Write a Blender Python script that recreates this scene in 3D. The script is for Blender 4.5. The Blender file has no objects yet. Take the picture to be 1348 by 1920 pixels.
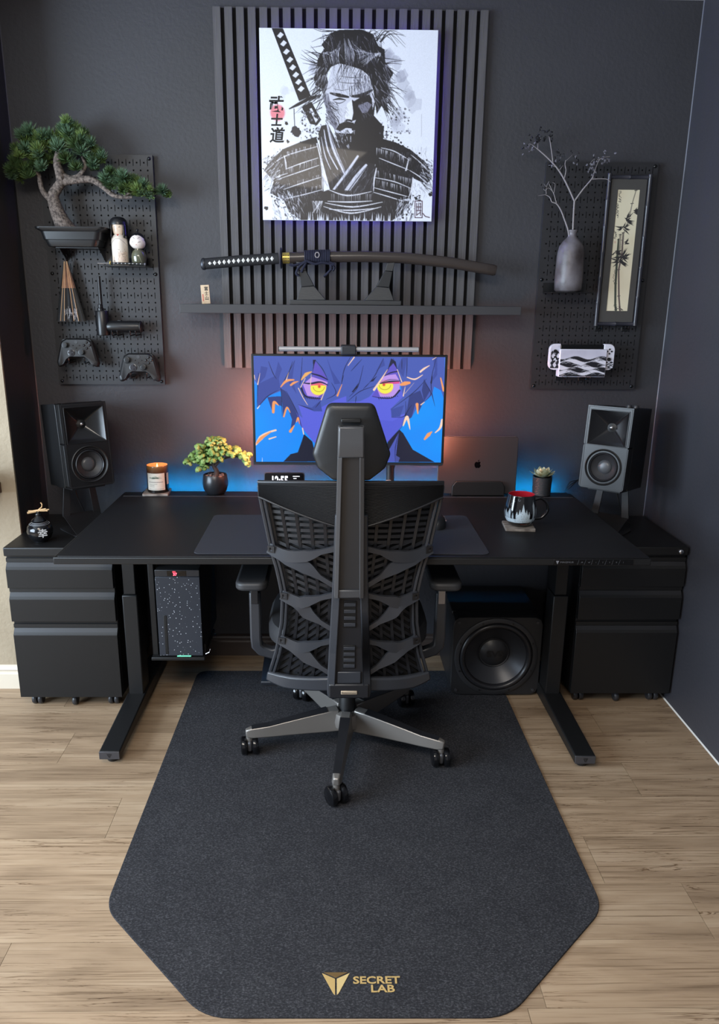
import bpy, bmesh, math, random
import numpy as np
from mathutils import Vector, Matrix

scene = bpy.context.scene
COL = scene.collection
PI = math.pi
rnd = random.Random(7)

# ------------------------------------------------------------------ camera
F_PX, PP_X, PP_Y = 1426.6, 646.2, 968.9
YAW, PITCH, ROLL = 0.01646, 0.27506, 0.00763
CAM = Vector((-0.0636, -3.0002, 1.4629))
cd = bpy.data.cameras.new('camera')
cd.sensor_fit = 'VERTICAL'; cd.sensor_height = 24.0
cd.lens = F_PX / 1920 * 24.0
cd.shift_x = (674 - PP_X) / 1920
cd.shift_y = (PP_Y - 960) / 1920
cd.clip_start = 0.05
cam = bpy.data.objects.new('camera', cd); COL.objects.link(cam)
_f = Vector((math.sin(YAW)*math.cos(PITCH), math.cos(YAW)*math.cos(PITCH), -math.sin(PITCH)))
_r = Vector((math.cos(YAW), -math.sin(YAW), 0)); _u = _r.cross(_f)
_r2 = math.cos(ROLL)*_r + math.sin(ROLL)*_u; _u2 = -math.sin(ROLL)*_r + math.cos(ROLL)*_u
cam.matrix_world = Matrix(((_r2.x, _u2.x, -_f.x, CAM.x), (_r2.y, _u2.y, -_f.y, CAM.y), (_r2.z, _u2.z, -_f.z, CAM.z), (0, 0, 0, 1)))
scene.camera = cam

# ------------------------------------------------------------------ world, lights, exposure
w = bpy.data.worlds.new('world'); scene.world = w; w.use_nodes = True
w.node_tree.nodes['Background'].inputs[0].default_value = (0.95, 0.95, 1.0, 1)
w.node_tree.nodes['Background'].inputs[1].default_value = 0.36
def area(name, loc, target, sx, sy, power, col):
    l = bpy.data.lights.new(name, 'AREA'); l.shape = 'RECTANGLE'; l.size = sx; l.size_y = sy
    l.energy = power; l.color = col
    o = bpy.data.objects.new(name, l); COL.objects.link(o); o.location = loc
    o.rotation_euler = (Vector(target) - Vector(loc)).to_track_quat('-Z', 'Y').to_euler()
    return o
area('window_daylight', (-3.1, -2.3, 1.38), (1.2, -1.1, 0.9), 2.5, 1.5, 235, (0.69, 0.84, 1.0))
area('ceiling_lamp', (-0.5, -2.7, 2.43), (-0.1, -2.1, 0.0), 1.4, 0.9, 66, (1.0, 0.90, 0.78))
vs = scene.view_settings
vs.view_transform = 'Standard'; vs.look = 'None'; vs.exposure = 0.0; vs.gamma = 1.0
vs.use_curve_mapping = False

# ------------------------------------------------------------------ helpers
def lin(c):
    c = c / 255.0
    return c / 12.92 if c <= 0.04045 else ((c + 0.055) / 1.055) ** 2.4
def S(r, g, b): return (lin(r), lin(g), lin(b), 1.0)

MATS = {}
def mat(name, col, rough=0.5, metal=0.0, spec=0.5, bump=None, vary=None, emit=None, coat=0.0, trans=0.0, alpha=1.0, ior=None, stretch=(1, 1, 1), sheen=0.0):
    if name in MATS: return MATS[name]
    m = bpy.data.materials.new(name); m.use_nodes = True
    nt = m.node_tree; b = nt.nodes['Principled BSDF']
    b.inputs['Base Color'].default_value = col
    b.inputs['Roughness'].default_value = rough
    b.inputs['Metallic'].default_value = metal
    b.inputs['Specular IOR Level'].default_value = spec
    b.inputs['Coat Weight'].default_value = coat
    b.inputs['Transmission Weight'].default_value = trans
    b.inputs['Sheen Weight'].default_value = sheen
    if ior: b.inputs['IOR'].default_value = ior
    if emit:
        b.inputs['Emission Color'].default_value = emit[0]; b.inputs['Emission Strength'].default_value = emit[1]
    mapn = None
    if bump or vary:
        tc = nt.nodes.new('ShaderNodeTexCoord'); mapn = nt.nodes.new('ShaderNodeMapping')
        mapn.inputs['Scale'].default_value = stretch
        nt.links.new(tc.outputs['Object'], mapn.inputs['Vector'])
    if vary:
        sc, c2, det = vary
        n = nt.nodes.new('ShaderNodeTexNoise'); n.inputs['Scale'].default_value = sc; n.inputs['Detail'].default_value = det
        nt.links.new(mapn.outputs[0], n.inputs['Vector'])
        r = nt.nodes.new('ShaderNodeValToRGB'); r.color_ramp.elements[0].position = 0.35; r.color_ramp.elements[1].position = 0.65
        r.color_ramp.elements[0].color = col; r.color_ramp.elements[1].color = c2
        nt.links.new(n.outputs['Fac'], r.inputs[0]); nt.links.new(r.outputs[0], b.inputs['Base Color'])
    if bump:
        sc, st = bump
        n = nt.nodes.new('ShaderNodeTexNoise'); n.inputs['Scale'].default_value = sc; n.inputs['Detail'].default_value = 3
        nt.links.new(mapn.outputs[0], n.inputs['Vector'])
        bp = nt.nodes.new('ShaderNodeBump'); bp.inputs['Strength'].default_value = st; bp.inputs['Distance'].default_value = 0.004
        nt.links.new(n.outputs['Fac'], bp.inputs['Height']); nt.links.new(bp.outputs[0], b.inputs['Normal'])
    MATS[name] = m
    return m
def print_mat(name, rough=0.4, emit=0.0, coat=0.0):
    if name in MATS: return MATS[name]
    m = bpy.data.materials.new(name); m.use_nodes = True; nt = m.node_tree; b = nt.nodes['Principled BSDF']
    a = nt.nodes.new('ShaderNodeAttribute'); a.attribute_name = 'ink'
    b.inputs['Roughness'].default_value = rough; b.inputs['Coat Weight'].default_value = coat
    if emit:
        b.inputs['Base Color'].default_value = (0.01, 0.01, 0.01, 1)
        nt.links.new(a.outputs['Color'], b.inputs['Emission Color']); b.inputs['Emission Strength'].default_value = emit
    else:
        nt.links.new(a.outputs['Color'], b.inputs['Base Color'])
    MATS[name] = m
    return m

WLOC = {}
def tag(o, label=None, cat=None, group=None, kind=None):
    if label: o['label'] = label
    if cat: o['category'] = cat
    if group: o['group'] = group
    if kind: o['kind'] = kind
    return o
def thing(name, label, cat, loc, group=None):
    o = bpy.data.objects.new(name, None); COL.objects.link(o); o.location = loc
    o.empty_display_size = 0.05
    WLOC[o.name] = Vector(loc)
    return tag(o, label, cat, group)
def link(o, parent, world):
    COL.objects.link(o)
    world = Vector(world); WLOC[o.name] = world
    if parent is not None:
        o.parent = parent; o.location = world - WLOC[parent.name]
    else:
        o.location = world
    return o

class MB:
    def __init__(s, T=None): s.V = []; s.Fc = []; s.T = T
    def add(s, vs, fs):
        k = len(s.V)
        if s.T is not None: vs = [s.T @ Vector(v) for v in vs]
        s.V += [tuple(v) for v in vs]; s.Fc += [tuple(i + k for i in f) for f in fs]; return s
    def box(s, x0, x1, y0, y1, z0, z1):
        return s.hexa([(x0,y0,z0),(x1,y0,z0),(x1,y1,z0),(x0,y1,z0),(x0,y0,z1),(x1,y0,z1),(x1,y1,z1),(x0,y1,z1)])
    def hexa(s, p):
        return s.add(p, [(0,3,2,1),(4,5,6,7),(0,1,5,4),(1,2,6,5),(2,3,7,6),(3,0,4,7)])
    def prism(s, poly, a0, a1, plane='xz', scale1=1.0):
        n = len(poly); f = {'xz': lambda p, a: (p[0], a, p[1]), 'xy': lambda p, a: (p[0], p[1], a), 'yz': lambda p, a: (a, p[0], p[1])}[plane]
        cx = sum(p[0] for p in poly)/n; cy = sum(p[1] for p in poly)/n
        p1 = [(cx+(p[0]-cx)*scale1, cy+(p[1]-cy)*scale1) for p in poly]
        vs = [f(p, a0) for p in poly] + [f(p, a1) for p in p1]
        fs = [tuple(range(n))[::-1], tuple(range(n, 2*n))] + [(i, (i+1) % n, n+(i+1) % n, n+i) for i in range(n)]
        return s.add(vs, fs)
    def ring(s, outer, inner, a0, a1, plane='xz'):
        n = len(outer); f = {'xz': lambda p, a: (p[0], a, p[1]), 'xy': lambda p, a: (p[0], p[1], a), 'yz': lambda p, a: (a, p[0], p[1])}[plane]
        vs = [f(p, a0) for p in outer]+[f(p, a0) for p in inner]+[f(p, a1) for p in outer]+[f(p, a1) for p in inner]
        fs = []
        for i in range(n):
            j = (i+1) % n
            fs += [(i, j, n+j, n+i), (2*n+i, 3*n+i, 3*n+j, 2*n+j), (i, 2*n+i, 2*n+j, j), (n+i, n+j, 3*n+j, 3*n+i)]
        return s.add(vs, fs)
    def sweep(s, sec, pts, sc=None, up=(0, 0, 1), caps=True, closed=False):
        # sec: 2D section points (a along side, b along up'), sc: per-point (sa, sb)
        pts = [Vector(p) for p in pts]; n = len(sec); m = len(pts); vs = []; up = Vector(up)
        for i, p in enumerate(pts):
            if closed: t = pts[(i+1) % m] - pts[i-1]
            else: t = pts[min(i+1, m-1)] - pts[max(i-1, 0)]
            t.normalize()
            u0 = up if abs(t.dot(up)) < 0.98 else Vector((0, 1, 0)) if abs(t.y) < 0.9 else Vector((1, 0, 0))
            sd = t.cross(u0).normalized(); uu = sd.cross(t).normalized()
            k = (1, 1) if sc is None else (sc[i] if isinstance(sc[i], (tuple, list)) else (sc[i], sc[i]))
            vs += [p + sd*(a*k[0]) + uu*(b*k[1]) for a, b in sec]
        fs = []
        for i in range(m if closed else m-1):
            for j in range(n):
                a, b = i*n+j, i*n+(j+1) % n; i2 = (i+1) % m
                fs.append((a, b, i2*n+(j+1) % n, i2*n+j))
        if caps and not closed: fs += [tuple(range(n))[::-1], tuple(range((m-1)*n, m*n))]
        return s.add(vs, fs)
    def tube(s, pts, rad, n=8, up=(0, 0, 1), closed=False):
        sec = [(math.cos(2*PI*k/n), math.sin(2*PI*k/n)) for k in range(n)]
        sc = rad if isinstance(rad, (list, tuple)) else [rad]*len(pts)
        return s.sweep(sec, pts, sc, up, True, closed)
    def bar(s, pts, w, t, up=(0, 0, 1)):
        sec = [(-.5, -.5), (.5, -.5), (.5, .5), (-.5, .5)]
        w = w if isinstance(w, (list, tuple)) else [w]*len(pts); t = t if isinstance(t, (list, tuple)) else [t]*len(pts)
        return s.sweep(sec, pts, list(zip(w, t)), up)
    def lathe(s, prof, c=(0, 0, 0), n=24, axis='z', sx=1.0, sy=1.0, caps=True):
        vs = []; fs = []; m = len(prof); c = Vector(c)
        for r, h in prof:
            for k in range(n):
                a = 2*PI*k/n; x, y = r*math.cos(a)*sx, r*math.sin(a)*sy
                q = {'z': (x, y, h), 'y': (x, h, -y), 'x': (h, x, y)}[axis]
                vs.append(c + Vector(q))
        for i in range(m-1):
            for k in range(n):
                fs.append((i*n+k, i*n+(k+1) % n, (i+1)*n+(k+1) % n, (i+1)*n+k))
        if caps and prof[0][0] > 1e-6: fs.append(tuple(range(n))[::-1])
        if caps and prof[-1][0] > 1e-6: fs.append(tuple(range((m-1)*n, m*n)))
        return s.add(vs, fs)
    def ball(s, c, r, nu=12, nv=8):
        r = r if isinstance(r, (list, tuple)) else (r, r, r)
        vs = [(c[0]+r[0]*math.sin(PI*j/nv)*math.cos(2*PI*i/nu), c[1]+r[1]*math.sin(PI*j/nv)*math.sin(2*PI*i/nu), c[2]+r[2]*math.cos(PI*j/nv)) for j in range(nv+1) for i in range(nu)]
        return s.add(vs, [(j*nu+i, (j+1)*nu+i, (j+1)*nu+(i+1) % nu, j*nu+(i+1) % nu) for j in range(nv) for i in range(nu)])
    def grid(s, fn, nu, nv):
        vs = [fn(i/nu, j/nv) for j in range(nv+1) for i in range(nu+1)]
        return s.add(vs, [(j*(nu+1)+i, j*(nu+1)+i+1, (j+1)*(nu+1)+i+1, (j+1)*(nu+1)+i) for j in range(nv) for i in range(nu)])
    def mesh(s, name, center=None, smooth=None, recalc=True):
        V = np.array(s.V, float); c = (V.min(0)+V.max(0))/2 if center is None else np.array(center, float)
        me = bpy.data.meshes.new(name); me.from_pydata([tuple(v) for v in (V-c)], [], s.Fc)
        bm = bmesh.new(); bm.from_mesh(me); bmesh.ops.remove_doubles(bm, verts=bm.verts, dist=1e-6)
        if recalc: bmesh.ops.recalc_face_normals(bm, faces=bm.faces)
        bm.to_mesh(me); bm.free()
        if smooth is not None:
            me.polygons.foreach_set('use_smooth', [True]*len(me.polygons)); me.set_sharp_from_angle(angle=math.radians(smooth))
        return me, c
    def build(s, name, m, parent=None, smooth=None, bev=0.0, seg=2, sub=0, label=None, solid=0.0, recalc=True, kind=None):
        me, c = s.mesh(name, None, smooth if smooth is not None else (32 if bev else None), recalc)
        me.materials.append(m)
        o = bpy.data.objects.new(name, me); link(o, parent, c)
        if solid:
            md = o.modifiers.new('solid', 'SOLIDIFY'); md.thickness = solid; md.offset = 0
        if bev:
            md = o.modifiers.new('bevel', 'BEVEL'); md.width = bev; md.segments = seg; md.limit_method = 'ANGLE'; md.angle_limit = math.radians(35)
        if sub:
            md = o.modifiers.new('sub', 'SUBSURF'); md.levels = sub; md.render_levels = sub
        if label: o['label'] = label
        if kind: o['kind'] = kind
        return o

def rrect(x0, x1, y0, y1, r, n=5):
    r = r if isinstance(r, (list, tuple)) else (r, r, r, r)     # bl, br, tr, tl
    out = []
    for (cx, cy, rr, a0) in ((x0+r[0], y0+r[0], r[0], PI), (x1-r[1], y0+r[1], r[1], 1.5*PI), (x1-r[2], y1-r[2], r[2], 0), (x0+r[3], y1-r[3], r[3], .5*PI)):
        for k in range(n+1):
            a = a0 + .5*PI*k/n; out.append((cx+rr*math.cos(a), cy+rr*math.sin(a)))
    return out
def polar(poly, c, n):
    # points of a convex outline at n even angles around c
    out = []
    for k in range(n):
        d = Vector((math.cos(2*PI*(k+.5)/n), math.sin(2*PI*(k+.5)/n))); best = None
        for i in range(len(poly)):
            a, b = Vector(poly[i-1])-Vector(c), Vector(poly[i])-Vector(c); e = b-a; den = d.x*e.y-d.y*e.x
            if abs(den) < 1e-12: continue
            t = (a.x*e.y-a.y*e.x)/den; u = (a.x*d.y-a.y*d.x)/den
            if t > 0 and -1e-6 <= u <= 1+1e-6: best = t if best is None else max(best, t)
        out.append((c[0]+d.x*best, c[1]+d.y*best))
    return out
def circ(cx, cy, r, n=24, a0=0.0): return [(cx+r*math.cos(a0+2*PI*k/n), cy+r*math.sin(a0+2*PI*k/n)) for k in range(n)]
def roundpoly(poly, rads, n=6):
    out = []; m = len(poly)
    for i in range(m):
        p = Vector(poly[i]); a = (Vector(poly[i-1])-p); b = (Vector(poly[(i+1) % m])-p); r = rads[i] if isinstance(rads, (list, tuple)) else rads
        if r <= 0: out.append(tuple(p)); continue
        ang = a.angle(b); d = min(r/math.tan(ang/2), a.length*.49, b.length*.49)
        p0 = p+a.normalized()*d; p1 = p+b.normalized()*d
        for k in range(n+1):
            t = k/n; out.append(tuple((1-t)**2*p0+2*t*(1-t)*p+t*t*p1))
    return out
def spline(pts, n=6):
    pts = [Vector(p) for p in pts]; out = []
    for i in range(len(pts)-1):
        p0, p1, p2, p3 = pts[max(i-1, 0)], pts[i], pts[i+1], pts[min(i+2, len(pts)-1)]
        for k in range(n):
            t = k/n
            out.append(0.5*((2*p1)+(p2-p0)*t+(2*p0-5*p1+4*p2-p3)*t*t+(3*p1-p0-3*p2+p3)*t**3))
    out.append(pts[-1]); return out
def lerp_list(vals, n):
    out = []
    for i in range(len(vals)-1): out += [vals[i]+(vals[i+1]-vals[i])*k/n for k in range(n)]
    return out+[vals[-1]]
def xform(loc, rz=0.0, rx=0.0, ry=0.0):
    return Matrix.Translation(loc) @ Matrix.Rotation(rz, 4, 'Z') @ Matrix.Rotation(rx, 4, 'X') @ Matrix.Rotation(ry, 4, 'Y')
_fc = bpy.data.curves.new('lettering_tmp', 'FONT'); _fo = bpy.data.objects.new('lettering_tmp', _fc)
COL.objects.link(_fo)
def letters(body, M, size, m, parent, name='lettering', depth=0.0, align='CENTER', sx=1.0, shear=0.0, spacing=1.0, label=None, bold=0.0):
    """lettering in the local XY plane of matrix M (x right, y up, z out)"""
    _fc.body = body; _fc.size = size; _fc.align_x = align; _fc.align_y = 'CENTER'; _fc.extrude = depth; _fc.shear = shear
    _fc.space_character = spacing; _fc.offset = bold; _fc.resolution_u = 3
    bpy.context.view_layer.update()
    ev = _fo.evaluated_get(bpy.context.evaluated_depsgraph_get()); me0 = ev.to_mesh()
    vs = [M @ Vector((v.co.x*sx, v.co.y, v.co.z)) for v in me0.vertices]; fs = [tuple(p.vertices) for p in me0.polygons]
    ev.to_mesh_clear()
    b = MB(); b.add(vs, fs)
    return b.build(name, m, parent, recalc=False, label=label)
def facing(x, y, z, rx=0.0): # plane facing the camera (-Y): x right, y up(z), normal -Y
    return Matrix.Translation((x, y, z)) @ Matrix.Rotation(PI/2, 4, 'X')

# ---- painted prints: a small raster canvas whose pixels become vertex colours of a fine grid
class Canvas:
    def __init__(s, w, h, bg, fmap=None, ss=2):
        s.ss = ss; s.w, s.h = w*ss, h*ss; s.A = np.empty((s.h, s.w, 3), np.float32); s.A[:] = np.array(bg, np.float32)
        s.map = fmap or (lambda x, y: (x, y))            # user coords -> 0..1, y down
        yy, xx = np.mgrid[0:s.h, 0:s.w]; s.X = xx.astype(np.float32)+.5; s.Y = yy.astype(np.float32)+.5
    def P(s, pts): return np.array([[a*s.w, b*s.h] for a, b in (s.map(*p) for p in pts)], np.float32)
    def blend(s, y0, y1, x0, x1, m, col):
        sub = s.A[y0:y1, x0:x1]; sub += (np.array(col, np.float32)-sub)*m[..., None]
    def bb(s, p, pad=1):
        x0, y0 = np.floor(p.min(0)-pad).astype(int); x1, y1 = np.ceil(p.max(0)+pad).astype(int)
        return max(x0, 0), min(x1, s.w), max(y0, 0), min(y1, s.h)
    def poly(s, pts, col, a=1.0):
        p = s.P(pts); x0, x1, y0, y1 = s.bb(p)
        if x1 <= x0 or y1 <= y0: return s
        X = s.X[y0:y1, x0:x1]; Y = s.Y[y0:y1, x0:x1]; ins = np.zeros(X.shape, bool)
        for i in range(len(p)):
            (xa, ya), (xb, yb) = p[i-1], p[i]
            if ya == yb: continue
            c = ((ya > Y) != (yb > Y)) & (X < (xb-xa)*(Y-ya)/(yb-ya)+xa); ins ^= c
        s.blend(y0, y1, x0, x1, ins*np.float32(a), col); return s
    def line(s, pts, w, col, a=1.0, soft=0.0):
        # w: width(s) in fractions of canvas width
        p = s.P(pts); n = len(p); w = [w]*n if not isinstance(w, (list, tuple)) else list(w)
        if len(w) != n: w = list(np.interp(np.linspace(0, len(w)-1, n), range(len(w)), w))
        w = [q*s.w/2 for q in w]; mx = max(w)+2+soft*s.w; x0, x1, y0, y1 = s.bb(p, mx)
        if x1 <= x0 or y1 <= y0: return s
        X = s.X[y0:y1, x0:x1]; Y = s.Y[y0:y1, x0:x1]; m = np.zeros(X.shape, np.float32)
        for i in range(n-1):
            dx, dy = p[i+1]-p[i]; L = dx*dx+dy*dy+1e-9
            t = np.clip(((X-p[i, 0])*dx+(Y-p[i, 1])*dy)/L, 0, 1)
            d = np.hypot(X-p[i, 0]-t*dx, Y-p[i, 1]-t*dy); ww = w[i]+(w[i+1]-w[i])*t
            m = np.maximum(m, np.clip((ww-d)/(1+soft*s.w)+.5, 0, 1))
        s.blend(y0, y1, x0, x1, m*a, col); return s
    def curve(s, pts, w, col, a=1.0, n=5):
        q = spline([(x, y, 0) for x, y in pts], n); return s.line([(v.x, v.y) for v in q], w, col, a)
    def blob(s, c, r, col, a=1.0, soft=0.6):
        p = s.P([c])[0]; rx = r*s.w; x0, x1, y0, y1 = s.bb(np.array([p]), rx*1.2+2)
        if x1 <= x0 or y1 <= y0: return s
        d = np.hypot(s.X[y0:y1, x0:x1]-p[0], s.Y[y0:y1, x0:x1]-p[1])/rx
        s.blend(y0, y1, x0, x1, np.clip((1-d)/max(soft, 1e-3), 0, 1)*a, col); return s
    def splat(s, c, r, col, rr, n=11, a=1.0):
        p = s.map(*c); q = []
        for k in range(n):
            t = 2*PI*k/n; f = r*rr.uniform(.55, 1.15); q.append((p[0]+f*math.cos(t), p[1]+f*math.sin(t)*s.w/s.h))
        mp = s.map; s.map = lambda x, y: (x, y); s.poly(q, col, a); s.map = mp; return s
    def noise(s, amp, cell=3, seed=1):
        g = np.random.RandomState(seed).rand(s.h//cell+2, s.w//cell+2).astype(np.float32)-.5
        g = np.repeat(np.repeat(g, cell, 0), cell, 1)[:s.h, :s.w]; s.A *= (1+amp*g)[..., None]; return s
    def out(s):
        k = s.ss; a = s.A.reshape(s.h//k, k, s.w//k, k, 3).mean((1, 3)) / 255.0
        a = np.clip(a, 0, 1); return np.where(a <= .04045, a/12.92, ((a+.055)/1.055)**2.4)
def print_grid(cv, fn, name, m, parent, label=None):
    """fn(u,v)->xyz arrays, u right 0..1, v down 0..1"""
    a = cv.out(); h, w_ = a.shape[:2]
    v, u = np.mgrid[0:h, 0:w_]; u = u/(w_-1.0); v = v/(h-1.0)
    X, Y, Z = fn(u, v); co = np.stack([np.broadcast_to(q, u.shape) for q in (X, Y, Z)], -1).reshape(-1, 3)
    c = (co.min(0)+co.max(0))/2; me = bpy.data.meshes.new(name)
    idx = np.arange(h*w_).reshape(h, w_); q = np.stack([idx[:-1, :-1], idx[1:, :-1], idx[1:, 1:], idx[:-1, 1:]], -1).reshape(-1, 4)
    me.vertices.add(h*w_); me.vertices.foreach_set('co', (co-c).ravel())
    me.loops.add(q.size); me.loops.foreach_set('vertex_index', q.ravel().astype(np.int32))
    me.polygons.add(len(q)); me.polygons.foreach_set('loop_start', (np.arange(len(q))*4).astype(np.int32))
    me.polygons.foreach_set('use_smooth', np.ones(len(q), bool))
    me.update(calc_edges=True)
    at = me.color_attributes.new('ink', 'FLOAT_COLOR', 'POINT')
    rgba = np.ones((h*w_, 4), np.float32); rgba[:, :3] = a.reshape(-1, 3); at.data.foreach_set('color', rgba.ravel())
    me.materials.append(m); o = bpy.data.objects.new(name, me); link(o, parent, c)
    if label: o['label'] = label
    return o
# ------------------------------------------------------------------ materials shared by many things
K_PAINT = mat('black_wall_paint', S(57, 57, 62), 0.55, bump=(90, 0.25), vary=(1.6, S(52, 52, 56), 3))
K_PAINT_R = mat('black_wall_paint_blue_lit', S(58, 58, 64), 0.5, bump=(90, 0.22), vary=(1.6, S(53, 53, 59), 3))  # same black paint, with the window's bluish light put into the colour
BEIGE = mat('beige_textured_plaster', S(158, 144, 122), 0.8, bump=(70, 0.5), vary=(5, S(150, 136, 114), 4))
WHITE_TRIM = mat('white_trim_paint', S(205, 194, 176), 0.45)
CEIL = mat('white_ceiling_paint', S(205, 205, 205), 0.8)
BLACK = mat('matte_black_plastic', S(26, 26, 28), 0.45)
BLACKER = mat('deep_black', S(12, 12, 13), 0.5)
STEEL = mat('black_powder_coated_steel', S(20, 20, 21), 0.46, spec=.4, bump=(900, 0.05))
STEEL_LT = mat('dark_grey_steel_edge', S(52, 52, 56), 0.4)
CHROME = mat('chrome', S(200, 200, 205), 0.15, metal=1.0)
WHITE = mat('white_print', S(235, 235, 238), 0.5)
GREY_PRINT = mat('grey_print', S(120, 120, 125), 0.5)
GOLD = mat('brushed_gold', S(205, 172, 112), 0.4, metal=0.25)

def wood_floor():
    m = bpy.data.materials.new('light_oak_plank'); m.use_nodes = True; nt = m.node_tree; N = nt.nodes; Lk = nt.links
    b = N['Principled BSDF']; b.inputs['Roughness'].default_value = 0.48
    tc = N.new('ShaderNodeTexCoord'); oi = N.new('ShaderNodeObjectInfo')
    mul = N.new('ShaderNodeMath'); mul.operation = 'MULTIPLY'; mul.inputs[1].default_value = 37.0; Lk.new(oi.outputs['Random'], mul.inputs[0])
    cmb = N.new('ShaderNodeCombineXYZ'); Lk.new(mul.outputs[0], cmb.inputs[0]); Lk.new(mul.outputs[0], cmb.inputs[2])
    addv = N.new('ShaderNodeVectorMath'); addv.operation = 'ADD'; Lk.new(tc.outputs['Object'], addv.inputs[0]); Lk.new(cmb.outputs[0], addv.inputs[1])
    def noise(scale, stretch, det, dist=0.0, rough=0.55):
        mp = N.new('ShaderNodeMapping'); mp.inputs['Scale'].default_value = stretch; Lk.new(addv.outputs[0], mp.inputs[0])
        n = N.new('ShaderNodeTexNoise'); n.inputs['Scale'].default_value = scale; n.inputs['Detail'].default_value = det
        n.inputs['Distortion'].default_value = dist; n.inputs['Roughness'].default_value = rough; Lk.new(mp.outputs[0], n.inputs['Vector']); return n
    def ramp(src, stops):
        r = N.new('ShaderNodeValToRGB'); e = r.color_ramp.elements
        while len(e) < len(stops): e.new(0.5)
        for q, (p, c) in zip(e, stops): q.position = p; q.color = c
        Lk.new(src, r.inputs[0]); return r
    base = ramp(noise(2.2, (0.9, 7, 1), 5, 0.6).outputs['Fac'], [(0.25, S(136, 114, 92)), (0.5, S(172, 148, 122)), (0.75, S(193, 171, 145))])
    fine = ramp(noise(5, (0.7, 46, 1), 6, 0.3).outputs['Fac'], [(0.30, S(166, 154, 140)), (0.46, S(240, 236, 230)), (1.0, S(255, 255, 255))])
    crack = ramp(noise(2.6, (0.5, 14, 1), 5, 2.2, 0.55).outputs['Fac'], [(0.484, (1, 1, 1, 1)), (0.497, S(170, 152, 134)), (0.502, S(112, 92, 74)), (0.512, (1, 1, 1, 1))])
    gate = ramp(noise(3.0, (1, 3, 1), 2).outputs['Fac'], [(0.44, (0, 0, 0, 1)), (0.58, (1, 1, 1, 1))])
    m1 = N.new('ShaderNodeMix'); m1.data_type = 'RGBA'; m1.blend_type = 'MULTIPLY'; m1.inputs[0].default_value = 0.85
    Lk.new(base.outputs[0], m1.inputs[6]); Lk.new(fine.outputs[0], m1.inputs[7])
    m2 = N.new('ShaderNodeMix'); m2.data_type = 'RGBA'; m2.blend_type = 'MULTIPLY'
    Lk.new(gate.outputs[0], m2.inputs[0]); Lk.new(m1.outputs[2], m2.inputs[6]); Lk.new(crack.outputs[0], m2.inputs[7])
    hs = N.new('ShaderNodeHueSaturation'); mr = N.new('ShaderNodeMapRange'); mr.inputs[3].default_value = 0.84; mr.inputs[4].default_value = 0.99
    Lk.new(oi.outputs['Random'], mr.inputs[0]); Lk.new(mr.outputs[0], hs.inputs['Value']); Lk.new(m2.outputs[2], hs.inputs['Color'])
    Lk.new(hs.outputs[0], b.inputs['Base Color'])
    bp = N.new('ShaderNodeBump'); bp.inputs['Strength'].default_value = 0.12; bp.inputs['Distance'].default_value = 0.002
    Lk.new(fine.outputs[0], bp.inputs['Height']); Lk.new(bp.outputs[0], b.inputs['Normal'])
    return m
OAK = wood_floor()

# ------------------------------------------------------------------ the room
WL, WR, CEIL_Z, RET = -1.2165, 1.2172, 2.476, -0.29
def struct(name, b, m, parent=None, **k):
    o = b.build(name, m, parent, **k)
    if parent is None: o['kind'] = 'structure'
    return o
floor = struct('floor', MB().box(-3.2, WR+.1, -4.2, .1, -.06, -.0062), mat('floor_underlay', S(60, 50, 40), .8))
pm = {}
ROW, PL = .182, 1.22
seam = {0: -.704, 1: .895, -2: .855}           # row index (0 = between -1.169 and -.987) -> known end joint
for k in range(-14, 7):
    y0 = -1.169+ROW*k; y1 = y0+ROW
    if y0 > 0: continue
    y1c = min(y1, 0.0); xs = WL if y0 > RET+.02 else -3.2
    s0 = seam.get(k, rnd.uniform(-1, 1)); x = s0-PL*4
    while x < WR:
        a, c = max(x, xs), min(x+PL, WR); x += PL
        if c-a < .02: continue
        key = (round(c-a, 3), round(y1c-y0, 3))
        if key not in pm:
            lx, ly = key[0]/2-.0005, key[1]/2-.0005
            pm[key] = MB().box(-lx, lx, -ly, ly, -.003, .003).mesh('plank', (0, 0, 0))[0]; pm[key].materials.append(OAK)
        o = bpy.data.objects.new('plank', pm[key]); link(o, floor, ((a+c)/2, (y0+y1c)/2, -.003))
struct('wall_back', MB().box(WL-.1, WR+.1, 0, .1, 0, CEIL_Z), K_PAINT)
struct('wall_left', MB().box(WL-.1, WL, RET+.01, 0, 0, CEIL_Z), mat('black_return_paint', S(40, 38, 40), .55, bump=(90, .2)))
struct('wall_left_outer', MB().box(-3.2, WL, RET, RET+.0099, 0, CEIL_Z), BEIGE)
struct('wall_right', MB().box(WR, WR+.1, -4.2, 0, 0, CEIL_Z), K_PAINT_R)
struct('ceiling', MB().box(-3.2, WR+.1, -4.2, .1, CEIL_Z, CEIL_Z+.06), CEIL)
bprof = [(-.014, 0), (-.014, .062), (-.010, .068), (-.010, .075), (-.013, .080), (-.010, .088), (-.004, .094), (0, .096), (0, 0)]
struct('baseboard_back', MB().prism(bprof, WL, WR, 'yz'), mat('brown_baseboard_paint', S(66, 56, 52), .35), smooth=20)
struct('baseboard_left', MB().prism([(RET+a, z) for a, z in bprof], -3.2, WL-.001, 'yz'), WHITE_TRIM, smooth=20)
CAULK = mat('pale_caulk_line', S(88, 90, 100), .5)
struct('trim_1', MB().prism([(WR, 0), (WR-.004, 0), (WR, .004)], -4.2, -.015, 'xz'), mat('white_caulk', S(215, 212, 205), .5))
struct('trim_2', MB().prism([(WR, 0), (WR-.0028, 0), (WR, -.0028)], .1, CEIL_Z, 'xy'), CAULK)
struct('trim_3', MB().prism([(WL, 0), (WL+.003, 0), (WL, -.003)], .1, CEIL_Z, 'xy'), mat('dark_caulk', S(70, 68, 68), .5))

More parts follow.
